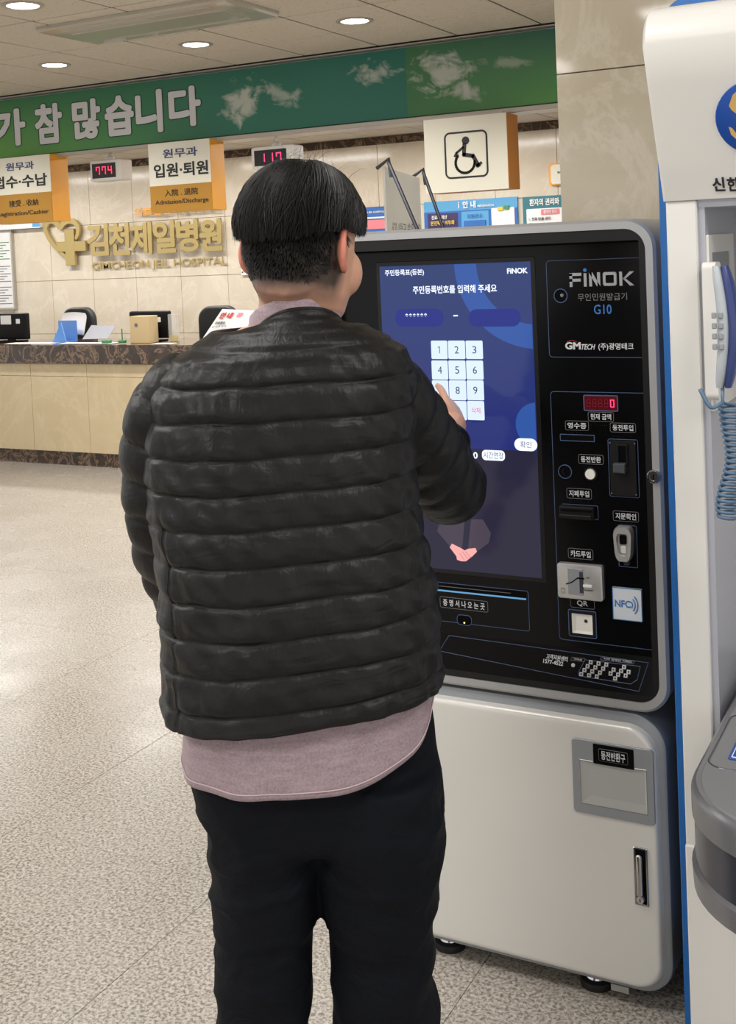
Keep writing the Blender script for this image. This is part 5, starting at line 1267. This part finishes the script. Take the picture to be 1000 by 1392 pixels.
# --- hair: bowl-shaped mop over a short nape
def shell(u_, t_, off=0):
    ph = u_*R(101); S = math.sin(min(ph, R(90)))**.80 if ph < R(90) else 1-.35*(ph-R(90))**2
    a, bb, bf, h_ = .0965+off, .108+off, .108+off, .110+off
    side = abs(math.sin(t_)); lift = .020*side**3*max(0, u_-.55)/.45
    if math.cos(t_) < -.3: lift += .040*(-math.cos(t_)-.3)*max(0, u_-.6)/.4
    y = -math.cos(t_); y *= bb if y < 0 else bf
    k = 1+.05*noise.noise(V((math.sin(t_)*2.2, math.cos(t_)*2.2, u_*2.0)))
    return HP(a*S*math.sin(t_)*k, y*S*k, .002+h_*math.cos(ph)+lift)
rings = [[shell(u_, 2*math.pi*k/64, -.004) for k in range(64)] for u_ in [.02+.98*i/26 for i in range(27)]]
rings.append([shell(1.0, 2*math.pi*k/64, -.014) for k in range(64)]); rings.append([shell(.8, 2*math.pi*k/64, -.02) for k in range(64)])
hair = ob('hair', loft(rings, True, True), M['hairbase'], man, smooth=True)
random.seed(11); sbm = bmesh.new()
verts, faces = [], []
def strand(pts, r0):
    n0 = len(verts); kk_ = len(pts)
    for i, p in enumerate(pts):
        d_ = (pts[min(i+1, kk_-1)]-pts[max(i-1, 0)]).normalized(); o_ = (p-hc).normalized(); a = d_.cross(o_).normalized(); r_ = r0*(1-.75*(i/(kk_-1))**3)
        verts.extend((p+a*r_, p-a*r_, p+o_*r_*1.1))
    for i in range(kk_-1):
        b_ = n0+3*i
        for j in range(3): k2 = (j+1) % 3; faces.append((b_+j, b_+k2, b_+3+k2, b_+3+j))
wh = R(20)
for i in range(5200):
    t1 = random.uniform(0, 2*math.pi); u0 = random.uniform(.03, .75)**1.0; u1 = random.uniform(max(u0+.25, .82), 1.03) if random.random() < .85 else random.uniform(u0+.2, u0+.35)
    sw = random.uniform(-.22, .22)+.35*(1-u0); cl = .10*noise.noise(V((math.sin(t1)*5, math.cos(t1)*5, 3))); off = random.uniform(-.003, .0045)+.002*noise.noise(V((t1*6, u0*3, 0)))
    pts = []
    for j in range(9):
        f_ = j/8; u_ = u0+(u1-u0)*f_; t_ = t1+(sw+cl)*(1-f_)**1.3*(1 if u_ > .1 else 1); pts.append(shell(u_, t_, off+(.0015*math.sin(f_*5+i) if f_ > .5 else 0)))
    strand(pts, random.uniform(.00055, .0011))
for i in range(40):   # fly-aways on the crown
    t1 = random.uniform(0, 2*math.pi); p = shell(random.uniform(.05, .4), t1); d_ = V((random.uniform(-1, 1), random.uniform(-1, 1), .35)).normalized()
    strand([p, p+d_*.012+V((0, 0, .006)), p+d_*.028+V((0, 0, .008)), p+d_*.045+V((0, 0, .002))], .0003)
me = bpy.data.meshes.new('hair_strands'); me.from_pydata([v_-wloc(hair) for v_ in verts], [], faces); me.materials.append(M['hair']); o = bpy.data.objects.new('hair_strands', me); C.objects.link(o); o.parent = hair; o['kind'] = 'stuff'
verts, faces = [], []
for i in range(6500):
    t1 = random.uniform(-R(118), R(118)); z = random.uniform(-.115, .0); lim = -.108+.050*abs(math.sin(t1))**2+.012*noise.noise(V((t1*4, 0, 1)))
    if z < lim or (abs(t1) > R(72) and z < -.012 and abs(t1) < R(104)) or (abs(t1) > R(98)): continue
    a, yf, yb = interp(sk, z); p = HP(a*math.sin(t1), -math.cos(t1)*(yb if math.cos(t1) > 0 else yf), z); nr = (rh*math.sin(t1)-fh2*math.cos(t1)).normalized(); f_ = min(1, (z-lim)/.05)
    ln = .004+.011*f_; d_ = (nr*.55-uh*.9+rh*random.uniform(-.2, .2)).normalized(); strand([p-nr*.002, p+d_*ln*.5+nr*.001, p+d_*ln], .0004+.0004*f_)
me = bpy.data.meshes.new('nape_hair'); me.from_pydata([v_-wloc(man) for v_ in verts], [], faces); me.materials.append(M['hair']); o = bpy.data.objects.new('nape_hair', me); C.objects.link(o); o.parent = man; o['kind'] = 'stuff'

# --- shirt: tail below the jacket, and collar
def shirt_pt(v_, k, n, ins=0):
    t_ = 2*math.pi*k/n; tt = t_ if t_ < math.pi else t_-2*math.pi
    d_ = .105*min(1, max(0, tt)/R(78))**1.8 if tt > 0 else -.002*min(1, -tt/R(80))**2
    if abs(tt) > R(95): d_ *= max(0, 1-(abs(tt)-R(95))/R(60))
    py = 1084-(1084-930)*v_; c, a, bb, bf = row(min(py, 1000)); cz = PT(425, py, PD)
    hemz = PT(425, 1084, PD-.165).z+d_; topz = PT(425, 930, PD-.16).z; z = hemz+(topz-hemz)*v_
    A_ = .204-.010*v_-ins; B_ = .166-.016*v_-ins
    fold = .0035*noise.noise(V((t_*4, z*6, 2)))+.0025*math.sin(t_*9+z*8)*(1-v_)
    y = -math.cos(t_); return V((cz.x, cz.y, z))+rt*((A_+fold)*sgp(math.sin(t_), .92))+ft*((B_+fold)*sgp(y, .92))
ns_ = 120; rings = [[shirt_pt(v_, k, ns_, .004) for k in range(ns_)] for v_ in (.5, .0)]+[[shirt_pt(i/24, k, ns_) for k in range(ns_)] for i in range(25)]
sh_ = ob('shirt', loft(rings, False, False), M['shirt'], man, smooth=True)
ob('hem_stitching', tube([shirt_pt(.055, k, ns_, -.0012) for k in range(ns_)]+[shirt_pt(.055, 0, ns_, -.0012)], .0011, 5, cap=False), mat('stitch', rgb(196, 176, 182), .8), sh_)
def col_pt(py, k, n, r0):
    t_ = 2*math.pi*k/n; c = PT(400, py, 1.87); return c+rt*(r0*1.0*math.sin(t_))+ft*(-math.cos(t_)*r0*1.08+.004)+V((0, 0, -.032*(1-math.cos(t_))))
rings = [[col_pt(py, k, 64, r_) for k in range(64)] for py, r_ in ((440, .068), (412, .068), (402, .0690), (400.5, .0708), (402, .0730), (415, .0732), (430, .0735), (440, .0735))]
ob('collar', loft(rings, False, False), M['shirt'], sh_, smooth=True)

# --- trousers
pb = bmesh.new(); hp_rows = [(930, 262, 586, .120), (1000, 262, 592, .132), (1040, 262, 594, .138), (1080, 270, 594, .132), (1110, 282, 588, .116), (1130, 300, 572, .09)]
loft([ring_at(PT((a+b_)/2, y, PD), (b_-a)/2*PD/F, d_, d_*.95, 56, ex=2.3) for y, a, b_, d_ in hp_rows], bm=pb)
for side, cs in enumerate(legs_w):
    pts = [c for c, w_ in cs]; rg = []
    for i_, (c, w_) in enumerate(cs): rg.append(ring_at(c, w_, w_*(1.42, 1.40, 1.24, 1.16, 1.1, 1.08)[min(i_, 5)], w_*1.0, 40, ex=2.1))
    loft(rg, bm=pb)
pb = to_remesh(pb, .007, 18, .5)
for v_ in pb.verts:
    p = v_.co; z = p.z; seat = math.exp(-((z-.72)/.13)**2); lower = 1/(1+math.exp((z-.62)*22))
    n1 = noise.noise(V((p.x*7, p.y*7, z*15))); n2_ = noise.noise(V((p.x*10+z*7, p.y*10-z*5, z*9+4)))
    fold = (1-abs(n1)*3.0); fold = max(fold, 0)**2
    d_ = .0075*n1+.008*n2_*(.4+lower)+.007*fold*(seat+lower*.5)
    v_.co = p+v_.normal*d_
tr_o = ob('trousers', pb, M['pants'], man, smooth=True)
zp = PT(587, 1040, 1.86); zq = PT(590, 1062, 1.86)
ob('zip_pull', tube([zp, zp.lerp(zq, .4), zq], [.0022, .0035, .0026], 6), M['atmdark'], tr_o)
for cs in legs_w:
    f0 = cs[-1][0]; rg = []
    for y, wd, h_s in ((-.075, .02, .05), (-.065, .036, .075), (-.02, .041, .09), (.05, .044, .075), (.11, .048, .055), (.165, .040, .040), (.195, .018, .028)):
        c = V((f0.x-.02*(y > 0)*y*5, f0.y+y, 0)); rg.append([c+V((wd*sgp(math.cos(a), .7), 0, .002+h_s*.5*(1+sgp(math.sin(a), .6)))) for a in [2*math.pi*k/20 for k in range(20)]])
    ob('shoe', loft(rg), M['shoe'], man, smooth=True)
